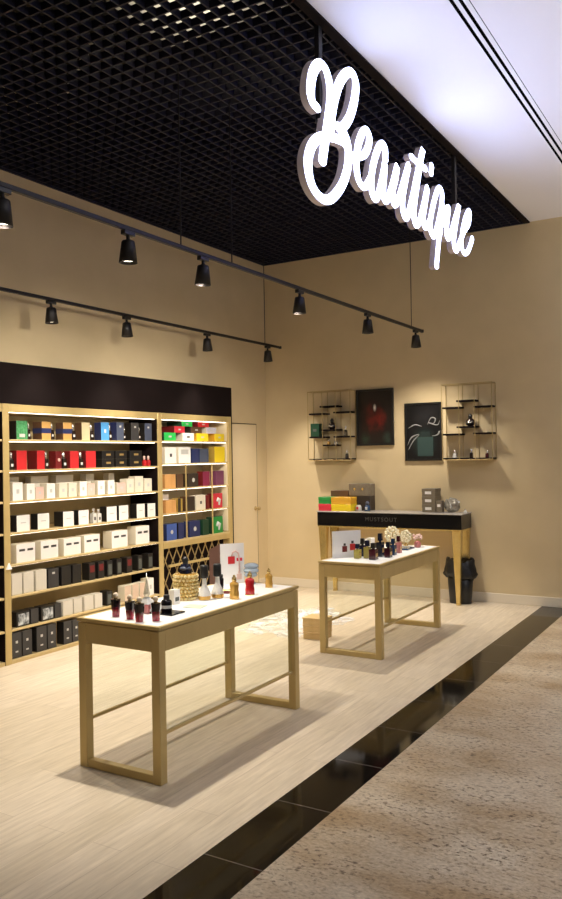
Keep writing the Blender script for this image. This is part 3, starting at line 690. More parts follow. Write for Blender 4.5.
# ---- goods on the second table
folded_card((-2.950, 6.13, Z2), -.62, .27, .222, 'white display card with two small red bottle pictures on the second table', 'white', 'white',
            [(-.02, .045, .045, 'darkred', 'dark_print'), (.055, .055, .05, 'red', 'dark_print')])
def square_bottle(loc, w, h, body, cap, label, rz=0.):
    t = thing('perfume_bottle', label, 'bottle', loc, rz, 'square bottles on the second table'); r = w / 2
    g = bmesh.new(); frustum(g, 0, 0, 0, h * .62, r * .8, r, r * .8, r, .004); lathe(g, [(r * .35, h * .6), (r * .35, h * .70)], n=10); link('glass_body', g, M[body], t)
    g = bmesh.new(); frustum(g, 0, 0, h * .68, h, r * .55, r * .6, r * .5, r * .55, .003); link('cap', g, M[cap], t)
    plate('printed_label', t, -r * .55, r * .55, h * .18, h * .38, 'gold_print', r * .8)
    return t
for x, y, w, h, bd, cp, lb in ((-2.835, 6.095, .058, .120, 'yellow_glass', 'navy_glass', 'yellow glass bottle with a navy cap next to the white card'),
  (-2.772, 6.150, .058, .145, 'yellow_glass', 'navy_glass', 'taller yellow glass bottle with a navy cap'),
  (-2.688, 6.085, .070, .135, 'maroon_glass', 'black_plastic', 'wide maroon bottle nearest the table corner'),
  (-2.716, 6.290, .062, .194, 'navy_glass', 'navy_glass', 'tallest dark navy bottle in the cluster on the second table'),
  (-2.632, 6.260, .062, .128, 'maroon_glass', 'navy_glass', 'maroon bottle with a navy cap at the table edge'),
  (-2.655, 6.420, .056, .140, 'blue_glass', 'blue_glass', 'deep blue glass bottle behind the maroon ones'),
  (-2.668, 6.575, .052, .147, 'pink_glass', 'maroon_glass', 'pinkish bottle with a dark red cap on the second table'),
  (-2.860, 6.250, .056, .150, 'navy_glass', 'black_plastic', 'dark bottle behind the yellow ones')):
    square_bottle((x, y, Z2), w, h, bd, cp, lb)
for (x, y), w_ in zip(((-2.93, 6.42), (-2.93, 6.58)), ('nearer the white card', 'nearer the pearl sprays')):
    o = carton_mesh(.085, .115, .05, 'perfume_box', 'white', 'cream'); o.location = (x, y, Z2); tag(o, f'plain white box behind the dark bottles, {w_}', 'box', 'white boxes on the second table')
def pearl_spray(loc, R, H, n, label):
    t = thing('pearl_ornament', label, 'ornament', loc, 0, 'pearl sprays on the second table')
    link('base', lt([(R * .5, 0), (R * .52, .008), (R * .2, .02), (R * .15, H * .5)], 14), M['gold_cap'], t, True)
    rnd = random.Random(int(R * 1000)); bm = bmesh.new()
    for i in range(n):
        a = i * 2.39996; q = (i + .5) / n; rr = R * math.sqrt(1 - (2 * q - 1) ** 2)
        bmesh.ops.create_icosphere(bm, subdivisions=2, radius=.0135, matrix=Matrix.Translation((rr * math.cos(a), rr * math.sin(a), H * .62 + (2 * q - 1) * H * .36)))
    b_ = link('pearl_beads', bm, M['pearl'], t, True); b_['kind'] = 'stuff'
pearl_spray((-2.905, 7.00, Z2), .060, .185, 40, 'larger cream pearl bead ornament on the second table')
pearl_spray((-2.815, 7.115, Z2), .045, .140, 30, 'smaller cream pearl bead ornament beside the larger one')
tag(link('display_tray', bx(-2.79, -2.66, 6.77, 6.94, Z2, Z2 + .016, .003), M['blue_glass']), 'flat dark blue tray on the second table', 'tray')
t = thing('ornate_bottle', 'ornate pink flower topped bottle near the far end of the second table', 'bottle', (-2.668, 7.03, Z2))
link('glass_body', lt([(.022, 0), (.030, .006), (.030, .045), (.012, .062)], 16), M['pink_glass'], t, True)
bm = bmesh.new()
for i in range(9):
    a = i * 2 * PI / 9; sphere(bm, (.032 * math.cos(a), .042 * math.sin(a), .085 + .012 * (i % 3)), .014, 8, 5)
sphere(bm, (0, 0, .105), .018, 8, 6); link('flower_cap', bm, M['pink'], t, True)
tag(link('price_leaflet', bx(-2.70, -2.56, 7.085, 7.165, Z2, Z2 + .004, .001), M['white']), 'white flat leaflet at the far end of the second table', 'leaflet')

# ================================================================ CONSOLE AGAINST THE BACK WALL
t = thing('console_table', 'black fronted console table on tapered gold legs against the back wall', 'table', (-4.35, 8.27, 0))
CW, CD = 1.695, .35
link('drawer_box', bx(0, CW, 0, CD, .795, .950, .004), M['black_gloss'], t)
link('top_slab', bx(-.006, CW + .006, -.006, CD + .002, .950, .962, .002), principled('grey_marble', (.42, .39, .36), .25), t)
link('gold_edge', bx(.004, CW - .004, .002, CD - .004, .780, .796, .002), M['gold_leg'], t)
for x in (.06, CW - .058):
    for y in (.045, CD - .032):
        g = bmesh.new(); frustum(g, x, y, 0, .02, .022, .022, .022, .022); frustum(g, x, y, .02, .781, .020, .020, .050, .036 if y < .1 else .028, .004); link('leg', g, M['gold_leg'], t)
# lettering on the front of the console
cu = bpy.data.curves.new('lettering', 'FONT'); cu.body = 'MUSTSOUT'; cu.size = .062; cu.space_character = 1.28; cu.extrude = .0012; cu.align_x = 'CENTER'; cu.align_y = 'CENTER'
tmp = bpy.data.objects.new('lettering_curve', cu); C.objects.link(tmp)
bpy.context.view_layer.update()
me = bpy.data.meshes.new_from_object(tmp.evaluated_get(bpy.context.evaluated_depsgraph_get()))
bpy.data.objects.remove(tmp)
me.materials.clear(); me.materials.append(principled('dim_silver_letters', (.075, .07, .065), .4, .3))
o = bpy.data.objects.new('lettering', me); C.objects.link(o); o.parent = t; o.location = (.79, -.0012, .880); o.rotation_euler = (PI / 2, 0, 0)
ZK = .9625

def flat_box(name, x0, x1, y0, y1, z, h, mat, label, cat='box', group=None, lid=None):
    t = thing(name, label, cat, (x0, y0, z), 0, group)
    k = .55 if lid else 1.
    link('box_body', bx(0, x1 - x0, 0, y1 - y0, 0, h * k, .002), M[mat], t)
    if lid: link('lid', bx(-.002, x1 - x0 + .002, -.002, y1 - y0 + .002, h * k, h, .002), M[lid], t)
    return t
G = 'gift boxes stacked on the console'
flat_box('gift_box', -4.345, -4.185, 8.30, 8.46, ZK, .078, 'rose', 'dark rose red gift box under the green one on the console', 'box', G, 'rose')
flat_box('gift_box', -4.345, -4.185, 8.30, 8.46, ZK + .0785, .078, 'leaf_green', 'green gift box on top of the red one on the console', 'box', G, 'leaf_green')
flat_box('gift_box', -4.175, -3.935, 8.29, 8.46, ZK, .078, 'yellow', 'yellow gift box under the orange one on the console', 'box', G, 'yellow')
flat_box('gift_box', -4.175, -3.935, 8.29, 8.46, ZK + .0785, .078, 'orange_yellow', 'orange yellow gift box on top of the yellow one on the console', 'box', G, 'orange_yellow')
flat_box('gift_box', -4.270, -4.045, 8.475, 8.615, ZK, .225, 'brown', 'brown box standing behind the green and orange gift boxes', 'box', G, 'brown')
o = flat_box('gift_box', -4.035, -3.775, 8.475, 8.615, ZK, .305, 'dark_brown', 'tall dark brown box standing at the back of the console stack', 'box', G, 'grey_brown')
for y in (.07, .17):
    g = bmesh.new(); tube(g, [(y, .002, .245), (y, -.006, .245)], .014, 10); link('rosette', g, M['gold_cap'], o)
def console_bottle(x, body, cap, label):
    t = thing('perfume_bottle', label, 'bottle', (x, 8.40, ZK), 0, 'bottles on the console')
    link('glass_body', lt([(.030, 0), (.036, .005), (.034, .045), (.026, .065), (.012, .070)], 14), M[body], t, True)
    link('cap', lt([(.016, .068), (.022, .074), (.020, .100), (.008, .112)], 12), M[cap], t, True)
    g = bmesh.new(); box(g, -.012, .012, -.037, -.030, .018, .048); link('printed_label', g, M['red' if body == 'white_glass' else 'pale_print'], t)
console_bottle(-3.885, 'white_glass', 'dark_glass', 'white bottle with a red label beside the yellow gift box')
console_bottle(-3.775, 'blue_glass', 'slate', 'blue bottle beside the white one on the console')
for k in range(3):
    o = flat_box('gift_box', -3.135, -2.985, 8.42, 8.60, ZK + k * .0855, .085, 'grey_brown', f'grey brown box with white label, {("bottom", "middle", "top")[k]} of the stack of three', 'box', 'stack of three grey brown boxes', 'grey_brown')
    g = bmesh.new(); box(g, .035, .105, -.004, .001, .026, .056); link('printed_label', g, M['white'], o)
o = flat_box('gift_box', -2.975, -2.915, 8.42, 8.50, ZK, .125, 'grey_brown', 'single small grey brown box beside the stack of three', 'box', None, 'grey_brown')
g = bmesh.new(); box(g, .012, .048, -.004, .001, .06, .09); link('printed_label', g, M['white'], o)
rnd = random.Random(3); bm = bmesh.new(); bmesh.ops.create_icosphere(bm, subdivisions=3, radius=1.)
for v in bm.verts:
    k = 1 + .28 * (rnd.random() - .5); v.co = Vector((v.co.x * .085 * k, v.co.y * .06 * k, max(-.078, v.co.z * .08 * k) + .078))
o = link('wrapped_gift', bm, mottled('crumpled_silver', (.22, .20, .16), (.46, .44, .38), 22., .25, .4)); o.location = (-2.822, 8.49, ZK)
tag(o, 'crumpled silvery wrapped parcel on the console end', 'parcel')
g = bmesh.new(); tube(g, [(0, -.062, .05), (.01, -.07, .07), (0, -.062, .09)], .008, 6); link('ribbon', g, M['pale_print'], o)
t = thing('perfume_bottle', 'tiny clear sample bottle at the console corner', 'bottle', (-2.66, 8.43, ZK))
link('glass_body', lt([(.014, 0), (.016, .003), (.016, .024), (.006, .03)], 12), M['white_glass'], t, True); link('cap', lt([(.007, .029), (.007, .043)], 10), M['silver'], t, True)

# waste bin under the console
t = thing('waste_bin', 'black waste bin with a black bag under the console', 'bin', (-2.735, 8.453, 0))
link('bin_body', lt([(.105, 0), (.110, .006), (.135, .40), (.130, .40)], 24, 1.08, .73), M['black_plastic'], t, True)
bm = bmesh.new(); n = 40; rnd = random.Random(5); prev = None
prof = [(.137, .30), (.150, .27), (.165, .30), (.150, .36), (.140, .41), (.132, .455), (.115, .47), (.095, .43)]
rings = []
for j, (r, h) in enumerate(prof):
    rings.append([bm.verts.new(((r + .012 * math.sin(i * 2.4 + j) + .010 * (rnd.random() - .5)) * math.cos(2 * PI * i / n) * 1.08, min(.103, max(-.103, (r + .010 * math.sin(i * 1.7 + j)) * .70 * math.sin(2 * PI * i / n))), h + .013 * math.sin(i * .314 + .6) + .010 * math.sin(i * .942 + j))) for i in range(n)])
for a, b_ in zip(rings, rings[1:]):
    for i in range(n): bm.faces.new((a[i], a[(i + 1) % n], b_[(i + 1) % n], b_[i]))
bm.faces.new(rings[-1])
link('bin_bag', bm, M['bag'], t, True)

# wooden crate-like stack and film on the floor
for k in range(3):
    o = bpy.data.objects.new('cardboard_box', None); C.objects.link(o); o.location = (-3.33, 6.30, k * .062); o.rotation_euler = (0, 0, .12 - .05 * k)
    tag(o, f'{("bottom", "middle", "top")[k]} tan flat box of the low stack on the floor by the second table', 'box', 'flat tan boxes on the floor')
    link('box_body', bx(-.10, .10, -.09, .09, 0, .046, .003), M['peach'] if k == 9 else M.setdefault('tan', mottled('tan_card', (.60, .42, .18), (.68, .49, .23), 14., .6)), o)
    link('lid', bx(-.103, .103, -.093, .093, .046, .0615, .003), M['tan'], o)
bm = bmesh.new(); nx, ny = 36, 44; rnd = random.Random(11); grid = {}
for i in range(nx):
    for j in range(ny):
        x = -4.25 + .95 * i / (nx - 1); y = 6.05 + 1.5 * j / (ny - 1)
        x += .22 * (j / (ny - 1) - .3) * -.6 - .02 + .02 * math.sin(j * .9); y += .04 * math.sin(i * .8)
        u_, v_ = i / (nx - 1) - .5, j / (ny - 1) - .5
        f = max(0, 1 - 2.0 * math.hypot(u_, v_))
        z = .004 + f * .07 * abs(math.sin(x * 13 + 2 * math.sin(y * 7)) * math.sin(y * 9 + 1.6 * math.sin(x * 11))) + .010 * rnd.random() * (.2 + f)
        grid[i, j] = bm.verts.new((x + .025 * rnd.random(), y + .025 * rnd.random(), z))
for i in range(nx - 1):
    for j in range(ny - 1):
        u_, v_ = (i + .5) / (nx - 1) - .5, (j + .5) / (ny - 1) - .5
        p_ = grid[i, j].co
        if p_.x > -3.50 and 6.14 < p_.y < 6.46: continue
        if math.hypot(u_, v_) < .46 + .06 * math.sin(5 * math.atan2(v_, u_)): bm.faces.new((grid[i, j], grid[i + 1, j], grid[i + 1, j + 1], grid[i, j + 1]))
for v in [v for v in bm.verts if not v.link_faces]: bm.verts.remove(v)
tag(link('plastic_film', bm, M['film'], None, True), 'crumpled clear plastic film lying on the floor between the two tables', 'plastic film')

# ================================================================ ON THE BACK WALL
def wire_rack(x0, x1, z0, z1, shelves, label):
    t = thing('wall_rack', label, 'wall rack', (x0, YB, z0)); W, H, Dp = x1 - x0, z1 - z0, .15; r = .0045
    bm = bmesh.new()
    for y in (-.005, -Dp):
        tube(bm, [(0, y, 0), (W, y, 0)], r, 6); tube(bm, [(0, y, H), (W, y, H)], r, 6)
        for x in (0, W * .345, W * .66, W): tube(bm, [(x, y, 0), (x, y, H)], r * (.8 if 0 < x < W else 1), 6)
    for x in (0, W):
        for z in (0, H): tube(bm, [(x, -.005, z), (x, -Dp, z)], r, 6)
    link('wire_cage', bm, M['gold_wire'], t)
    for a, b_, z in shelves: link('shelf', bx(a * W, b_ * W, -Dp + .006, -.010, z * H - .009, z * H + .009, .001), M['black_matt'], t)
    return t
SH1 = [(.28, .70, .777), (.02, .40, .675), (.60, .99, .685), (.30, .70, .435), (.02, .40, .335), (.60, .99, .335), (.33, .66, .215), (.0, 1., .012)]
wire_rack(-4.568, -4.012, 1.543, 2.358, SH1, 'gold wire wall rack with a dark green box on one shelf')
SH2 = [(.29, .67, .775), (.0, .37, .690), (.64, 1., .690), (.29, .68, .430), (.0, .38, .335), (.62, 1., .340), (.0, 1., .012)]
wire_rack(-2.918, -2.375, 1.530, 2.344, SH2, 'gold wire wall rack overlapping the framed teal bottle picture')
def ry(z0, H, f): return z0 + f * H + .0095
def round_flask(loc, label):
    t = thing('perfume_flask', label, 'bottle', loc, 0, 'dark round flasks on the wall racks')
    link('glass_body', lt([(.020, 0), (.046, .014), (.052, .040), (.036, .072), (.014, .088)], 16, 1, .8), M['dark_glass'], t, True)
    link('cap', lt([(.016, .086), (.022, .094), (.020, .112), (.008, .130)], 12), M['black_plastic'], t, True)
    g = bmesh.new(); tube(g, [(-.034, -.038, .028), (-.01, -.046, .042), (.018, -.045, .034), (.03, -.038, .05)], [.005, .012, .009, .004], 6); link('silver_label', g, M['silver'], t, True)
round_flask((-4.285, YB - .075, ry(1.543, .815, .435)), 'dark round flask on the middle shelf of the rack with the green box')
round_flask((-2.628, YB - .075, ry(1.530, .814, .430)), 'dark round flask on the middle shelf of the rack over the picture')
o = tag(link('gift_box', bx(0, .115, 0, .10, 0, .155, .002), M['dark_green']), 'dark green box on the left shelf of the wall rack', 'box'); o.location = (-4.545, YB - .13, ry(1.543, .815, .335))
link('printed_label', bx(.035, .08, -.0015, .0005, .06, .09), M['grey_panel'], o)
def small_bottle(x, z0, H, f, body, label, h=.075):
    t = thing('perfume_bottle', label, 'bottle', (x, YB - .08, ry(z0, H, f)), 0, 'small bottles on the wall racks'); k = h / .075
    g = bmesh.new(); frustum(g, 0, 0, 0, .045 * k, .018, .014, .016, .012, .003); link('glass_body', g, M[body], t)
    link('cap', lt([(.008, .045 * k), (.009, .05 * k), (.009, .072 * k), (.006, .075 * k)], 10), M['silver'], t, True)
small_bottle(-4.105, 1.543, .815, .335, 'dark_glass', 'dark small bottle on the right shelf below the round flask, green box rack', .115)
small_bottle(-4.095, 1.543, .815, .012, 'dark_glass', 'dark small bottle on the bottom shelf of the rack with the green box', .095)
small_bottle(-4.33, 1.543, .815, .215, 'gold_glass', 'short amber bottle on the lowest short shelf of the green box rack', .06)
small_bottle(-4.235, 1.543, .815, .215, 'clear_glass', 'short clear bottle on the lowest short shelf of the green box rack', .06)
small_bottle(-2.805, 1.530, .814, .012, 'white_glass', 'clear small bottle on the bottom shelf of the overlapping rack, first of three', .085)
small_bottle(-2.622, 1.530, .814, .012, 'dark_glass', 'dark small bottle on the bottom shelf of the overlapping rack, middle of three', .09)
small_bottle(-2.452, 1.530, .814, .012, 'maroon_glass', 'brownish small bottle on the bottom shelf of the overlapping rack, last of three', .075)

def framed(x0, x1, z0, z1, mat, label):
    t = thing('framed_picture', label, 'picture', ((x0 + x1) / 2, YB, (z0 + z1) / 2)); a, c = (x1 - x0) / 2, (z1 - z0) / 2; e = .022
    bm = bmesh.new(); box(bm, -a, a, -.03, -.001, c - e, c, .002); box(bm, -a, a, -.03, -.001, -c, -c + e, .002); box(bm, -a, -a + e, -.03, -.001, -c + e, c - e, .002); box(bm, a - e, a, -.03, -.001, -c + e, c - e, .002)
    link('frame', bm, M['black_plastic'], t)
    link('print', bx(-a + e, a - e, -.018, -.010, -c + e, c - e), mat, t)
    return t
pm = poster_mat('red_smoke_print', [(-.02, -.02, .17, .24, (.10, .012, .010), .9), (.06, -.03, .10, .16, (.20, .016, .012), .9), (-.06, .0, .06, .17, (.16, .015, .012), .8), (-.12, -.24, .07, .09, (.03, .06, .035), .7), (.15, -.24, .07, .09, (.03, .06, .05), .7), (.0, .11, .022, .05, (.80, .74, .66), .0)], (.016, .011, .010))
framed(-3.993, -3.531, 1.705, 2.357, pm, 'black framed picture of red smoke around a pale flame')
pm = poster_mat('teal_bottle_print', [(.0, -.12, .17, .19, (.030, .055, .050), .5), (.02, .16, .16, .15, (.020, .020, .022), .4)], (.008, .008, .009))
t = framed(-3.396, -2.962, 1.522, 2.170, pm, 'black framed picture with silver curves over a teal bottle')
sm = principled('silver_print', (.26, .26, .26), .4)
def ribbon(pts, r):
    sp = [p for p in smooth_path([(a, c) for a, b_, c in pts], 6)]; n_ = len(sp)
    rr = [(r[min(int(i / 6), len(r) - 1)] * (1 - (i % 6) / 6) + r[min(int(i / 6) + 1, len(r) - 1)] * (i % 6) / 6) for i in range(n_)]
    g = bmesh.new(); tube(g, [(p.x, -.019, p.y) for p in sp], rr, 6)
    for v in g.verts: v.co.y = -.019 + (v.co.y + .019) * .12
    link('printed_curve', g, sm, t, True)
ribbon([(-.19, -.019, -.15), (-.14, -.019, -.06), (-.05, -.019, -.03), (-.12, -.019, -.10), (-.18, -.019, -.20)], [.002, .009, .003, .008, .003])
ribbon([(.05, -.019, .08), (.09, -.019, .15), (.14, -.019, .14), (.12, -.019, .09), (.06, -.019, .10), (.16, -.019, .07), (.19, -.019, .12)], [.002, .006, .008, .004, .005, .006, .002])
ribbon([(.10, -.019, -.05), (.16, -.019, -.04), (.19, -.019, .0)], [.003, .008, .014])
ribbon([(-.18, -.019, .04), (-.10, -.019, .08), (-.02, -.019, .06)], [.003, .008, .003])
link('printed_bottle', bx(-.07, .11, -.0195, -.017, -.27, -.06), principled('teal_print', (.035, .065, .062), .3), t)
link('printed_cap', bx(-.03, .07, -.0195, -.017, -.055, -.0), principled('dark_teal_print', (.018, .03, .03), .3), t)

# ================================================================ TRACK LIGHTING
def track(x, y0, y1, z, wires, label):
    t = thing('light_track', label, 'track', (x, 0, z))
    link('rail', bx(-.014, .014, y0, y1, -.013, .013, .003), M['black_metal'], t)
    link('end_cap', bx(-.017, .017, y1, y1 + .02, -.016, .016, .003), M['black_plastic'], t)
    for y in wires:
        g = bmesh.new(); tube(g, [(0, y, .014), (.004, y - .006, .5), (0, y, ZC - z + .01)], .0045, 6); link('suspension_wire', g, M['black_metal'], t)
track(-3.01, .5, 8.17, 2.90, (1.6, 3.983, 4.55, 7.874), 'black light track above the display tables')
track(-4.83, 1.2, 8.30, 2.895, (1.6, 3.2, 7.965), 'black light track close to the shelf wall')

def spotlight(x, y, z, label, tilt=(0., 0.), group=None, power=110., size=.8, blend=.5, col=(1, .90, .765), aim=None, soft=.03):
    t = thing('track_spotlight', label, 'spotlight', (x, y, z - .013), 0, group)
    link('adapter', bx(-.017, .017, -.045, .045, -.026, .0, .003), M['black_plastic'], t)
    g = bmesh.new(); tube(g, [(0, 0, -.022), (0, .0, -.052)], .011, 10); sphere(g, (0, 0, -.056), .017, 10, 6); link('swivel_joint', g, M['black_metal'], t, True)
    rot = (tilt[0], tilt[1], 0)
    s = link('lamp_shade', lt([(.045, -.104), (.0495, -.124), (.053, -.124), (.038, -.007), (.034, 0), (.012, 0)], 24), M['black_metal'], t, False)
    s.location = (0, 0, -.056); s.rotation_euler = rot
    for p in s.data.polygons: p.use_smooth = abs(p.normal.z) < .6
    l_ = link('lamp_lens', lt([(.041, -.1075), (.041, -.1045)], 20), M['lamp'], s)
    ld = bpy.data.lights.new('spot_bulb', 'SPOT'); ld.energy = power; ld.color = col; ld.spot_size = size * 2; ld.spot_blend = blend; ld.shadow_soft_size = soft
    lo = bpy.data.objects.new('spot_bulb', ld); C.objects.link(lo); lo.parent = s; lo.location = (0, 0, -.130)
    if aim: lo.rotation_euler = (Vector(aim) - Vector((x, y, z - .20))).to_track_quat('-Z', 'Y').to_euler()
    return t
G1, G2 = 'spotlights on the track above the tables', 'spotlights on the track by the shelves'
T1 = [(1.55, 'out of view near the open shop end'), (2.598, 'cut off by the picture edge'), (3.491, 'second along, above the near end of the first table'), (4.215, 'third along, above the first table'), (5.495, 'fourth along, between the tables'), (6.776, 'fifth along, above the second table'), (7.988, 'last one, near the back wall')]
AIM = [((-5.1, 4.8, 1.3), 60, .55, .7), ((-5.1, 5.2, 1.2), 130, .60, .7), (None, 225, .64, .75), ((-5.0, 5.3, 1.0), 175, .80, .6), ((-5.0, 6.7, 1.1), 165, .80, .7), (None, 165, .80, .5), ((-3.2, 8.5, .7), 105, .95, 1.)]
for i, (y, w_) in enumerate(T1):
    spotlight(-3.01, y, 2.90, f'black spotlight on the table track, {w_}', (0, (.06, .05, .02, .05, .04, .0, -.03)[i]), G1, AIM[i][1], AIM[i][2], AIM[i][3], aim=AIM[i][0], soft=.09 if i == 6 else .03)
for i, (y, w_) in enumerate([(3.6, 'before the picture edge'), (4.65, 'first in view'), (5.564, 'second in view'), (6.812, 'third in view'), (8.021, 'last one, at the track end')]):
    spotlight(-4.83, y, 2.895, f'black spotlight on the shelf track, {w_}', (0, -.04), G2, 110, .80, .9, aim=(-4.25, y, 0))

# ================================================================ SIGN
def stroke(bm, pts, hw, xa, xb, flat=.60):
    """flat ribbon with round ends in the sign plane, thickness from xa to xb"""
    pa = smooth_path(pts) if len(pts) > 2 else [Vector(p) for p in pts]
    L, R_ = [], []
    for i, p in enumerate(pa):
        d_ = (pa[min(i + 1, len(pa) - 1)] - pa[max(i - 1, 0)])
        d_ = d_.normalized() if d_.length > 1e-6 else Vector((1, 0)); nrm = Vector((-d_.y, d_.x))
        nrm = Vector((nrm.x * hw, nrm.y * hw * flat)); L.append(p + nrm); R_.append(p - nrm)
    def prism(poly):
        a = [bm.verts.new((xa, q.x, q.y)) for q in poly]; b_ = [bm.verts.new((xb, q.x, q.y)) for q in poly]
        bm.faces.new(a[::-1]); bm.faces.new(b_)
        for i in range(len(poly)): bm.faces.new((a[i], a[(i + 1) % len(poly)], b_[(i + 1) % len(poly)], b_[i]))
    n = len(pa)
    va = [[bm.verts.new((x, q.x, q.y)) for q in side] for side in (L, R_) for x in (xa, xb)]
    La, Lb, Ra, Rb = va
    for i in range(n - 1):
        bm.faces.new((La[i], La[i + 1], Ra[i + 1], Ra[i])); bm.faces.new((Lb[i], Rb[i], Rb[i + 1], Lb[i + 1]))
        bm.faces.new((La[i], Lb[i], Lb[i + 1], La[i + 1])); bm.faces.new((Ra[i], Ra[i + 1], Rb[i + 1], Rb[i]))
    for e in (pa[0], pa[-1]): prism([e + Vector((math.cos(2 * PI * k / 14) * hw, math.sin(2 * PI * k / 14) * hw * flat)) for k in range(14)])

LET = {
 'B': [[(3.889, 3.489), (3.842, 3.499), (3.819, 3.54), (3.83, 3.613), (3.866, 3.687), (3.933, 3.744), (4.003, 3.742), (4.05, 3.673), (4.053, 3.581), (4.019, 3.456), (3.983, 3.342), (3.943, 3.213)],
       [(4.047, 3.425), (4.074, 3.527), (4.118, 3.636), (4.188, 3.747), (4.277, 3.83), (4.353, 3.861), (4.396, 3.828), (4.393, 3.761), (4.353, 3.659), (4.291, 3.566), (4.207, 3.489), (4.146, 3.469), (4.237, 3.457), (4.276, 3.395), (4.272, 3.297), (4.214, 3.184), (4.114, 3.083), (4.009, 3.018), (3.909, 3.007), (3.825, 3.039), (3.782, 3.1), (3.778, 3.177), (3.823, 3.26), (3.9, 3.325), (4.0, 3.368), (4.115, 3.395), (4.225, 3.405), (4.285, 3.37), (4.335, 3.345)]],
 'e': [[(4.32, 3.355), (4.363, 3.37), (4.42, 3.384), (4.509, 3.427), (4.571, 3.5), (4.584, 3.562), (4.545, 3.586), (4.485, 3.55), (4.424, 3.465), (4.396, 3.384), (4.389, 3.31), (4.414, 3.246), (4.471, 3.221), (4.53, 3.242), (4.582, 3.294)]],
 'a': [[(4.832, 3.493), (4.835, 3.563), (4.793, 3.582), (4.727, 3.537), (4.66, 3.441), (4.615, 3.344), (4.601, 3.257), (4.623, 3.206), (4.669, 3.197), (4.724, 3.258), (4.783, 3.368), (4.826, 3.466), (4.812, 3.393), (4.79, 3.302), (4.798, 3.235), (4.835, 3.228), (4.888, 3.276)]],
 'u': [[(4.888, 3.276), (4.96, 3.384), (5.035, 3.511), (4.996, 3.411), (4.946, 3.318), (4.954, 3.25), (4.992, 3.247), (5.061, 3.314), (5.151, 3.446), (5.243, 3.583), (5.175, 3.444), (5.12, 3.312), (5.128, 3.223), (5.175, 3.199), (5.22, 3.236)]],
 't': [[(5.22, 3.236), (5.312, 3.389), (5.409, 3.574), (5.49, 3.715), (5.53, 3.776), (5.489, 3.694), (5.421, 3.535), (5.354, 3.369), (5.325, 3.257), (5.346, 3.204), (5.389, 3.204), (5.451, 3.261)], [(5.297, 3.654), (5.398, 3.65), (5.502, 3.649), (5.575, 3.654)]],
 'i': [[(5.451, 3.261), (5.534, 3.395), (5.609, 3.528), (5.559, 3.401), (5.513, 3.292), (5.525, 3.231), (5.581, 3.235), (5.636, 3.284)], [(5.708, 3.716), (5.691, 3.656)]],
 'q': [[(5.92, 3.495), (5.931, 3.577), (5.871, 3.595), (5.795, 3.529), (5.706, 3.395), (5.651, 3.272), (5.68, 3.207), (5.738, 3.209), (5.822, 3.312), (5.926, 3.485), (5.883, 3.326), (5.823, 3.155), (5.774, 2.988)]],
 'u2': [[(5.86, 3.25), (5.9, 3.331), (5.975, 3.44), (6.077, 3.5), (6.043, 3.399), (6.012, 3.288), (6.059, 3.258), (6.147, 3.342), (6.246, 3.472), (6.336, 3.578), (6.263, 3.44), (6.199, 3.295), (6.194, 3.223), (6.249, 3.205), (6.329, 3.276)]],
 'e2': [[(6.329, 3.276), (6.452, 3.4), (6.578, 3.491), (6.625, 3.59), (6.585, 3.599), (6.499, 3.522), (6.413, 3.391), (6.386, 3.276), (6.442, 3.227), (6.535, 3.252), (6.629, 3.334), (6.675, 3.394)]]}
sg = thing('shop_sign', 'glowing white script sign hanging from the ceiling edge', 'sign', (-2.0, 3.75, 0))
for key, strokes in LET.items():
    hw = .041 if key == 'B' else .036
    loc = [[(a - 3.75, c) for a, c in s] for s in strokes]
    g = bmesh.new()
    for s in loc: stroke(g, s, hw + .002, -.046, -.006)
    lt_ = link('letter', g, M['return'], sg)
    g = bmesh.new()
    for s in loc: stroke(g, s, hw, -.006, .0)
    link('letter_face', g, M['face'], lt_)
    g = bmesh.new()
    for s in loc: stroke(g, s, hw * .8, -.050, -.046)
    link('letter_back', g, M['halo'], lt_)  # unseen glowing layer added for its blue light on the grid
for y in (4.0, 6.352): link('hanging_post', bx(-.060, -.030, y - 3.75 - .020, y - 3.75 + .020, 3.45, ZC + .01, .002), M['black_metal'], sg)
link('support_bar', bx(-.055, -.045, 3.95 - 3.75, 6.40 - 3.75, 3.44, 3.46), M['black_metal'], sg)

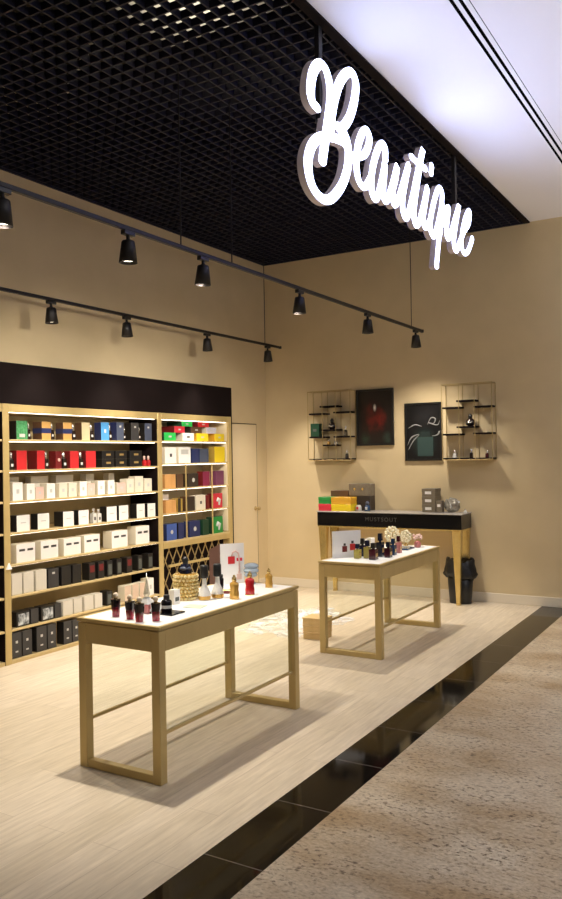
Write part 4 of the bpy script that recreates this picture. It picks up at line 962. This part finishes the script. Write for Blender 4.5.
# ================================================================ LIGHT AND CAMERA
w = bpy.data.worlds.new('World'); S.world = w; w.use_nodes = True
w.node_tree.nodes['Background'].inputs['Color'].default_value = (1, .93, .86, 1)
w.node_tree.nodes['Background'].inputs['Strength'].default_value = .10
def area(name, loc, rot, sx, sy, e, col):
    ld = bpy.data.lights.new(name, 'AREA'); ld.shape = 'RECTANGLE'; ld.size = sx; ld.size_y = sy; ld.energy = e; ld.color = col
    o = bpy.data.objects.new(name, ld); C.objects.link(o); o.location = loc; o.rotation_euler = rot; return o
area('mall_downlight', (.6, 3.0, 3.97), (0, 0, 0), 1.2, 6., 28, (1, .91, .79))  # unseen area light added to brighten the stone floor
o = area('cove_uplight', (1.4, 5.0, 2.7), (PI, 0, 0),   .6, 7., 165, (.80, .86, 1))  # unseen upward fill added to brighten the white ceiling
pl = bpy.data.lights.new('plenum_lamp', 'SPOT'); pl.spot_size = 2.3; pl.spot_blend = .4; pl.energy = 9; pl.color = (1, .92, .8); pl.shadow_soft_size = .05
o = bpy.data.objects.new('plenum_lamp', pl); C.objects.link(o); o.location = (-2.95, 4.05, 4.10); o.rotation_euler = (PI, 0, 0)  # added spot that brightens the duct above the grid

F_PX, YAW, PITCH, ROLL = 806.7, math.radians(31.643), math.radians(.4974), math.radians(.9734)
fw = Vector((-math.sin(YAW) * math.cos(PITCH), math.cos(YAW) * math.cos(PITCH), math.sin(PITCH)))
r0 = Vector((math.cos(YAW), math.sin(YAW), 0)); d0 = fw.cross(r0)
rt = math.cos(ROLL) * r0 + math.sin(ROLL) * d0; dn = -math.sin(ROLL) * r0 + math.cos(ROLL) * d0
cam = bpy.data.cameras.new('Camera'); co = bpy.data.objects.new('Camera', cam); C.objects.link(co)
co.matrix_world = Matrix(((rt.x, -dn.x, -fw.x, 0), (rt.y, -dn.y, -fw.y, 0), (rt.z, -dn.z, -fw.z, 1.6), (0, 0, 0, 1)))
cam.sensor_fit = 'AUTO'; cam.sensor_width = 36.; cam.lens = F_PX / 899 * 36.
cam.shift_x = 20 / 899; cam.clip_start = .05
S.camera = co
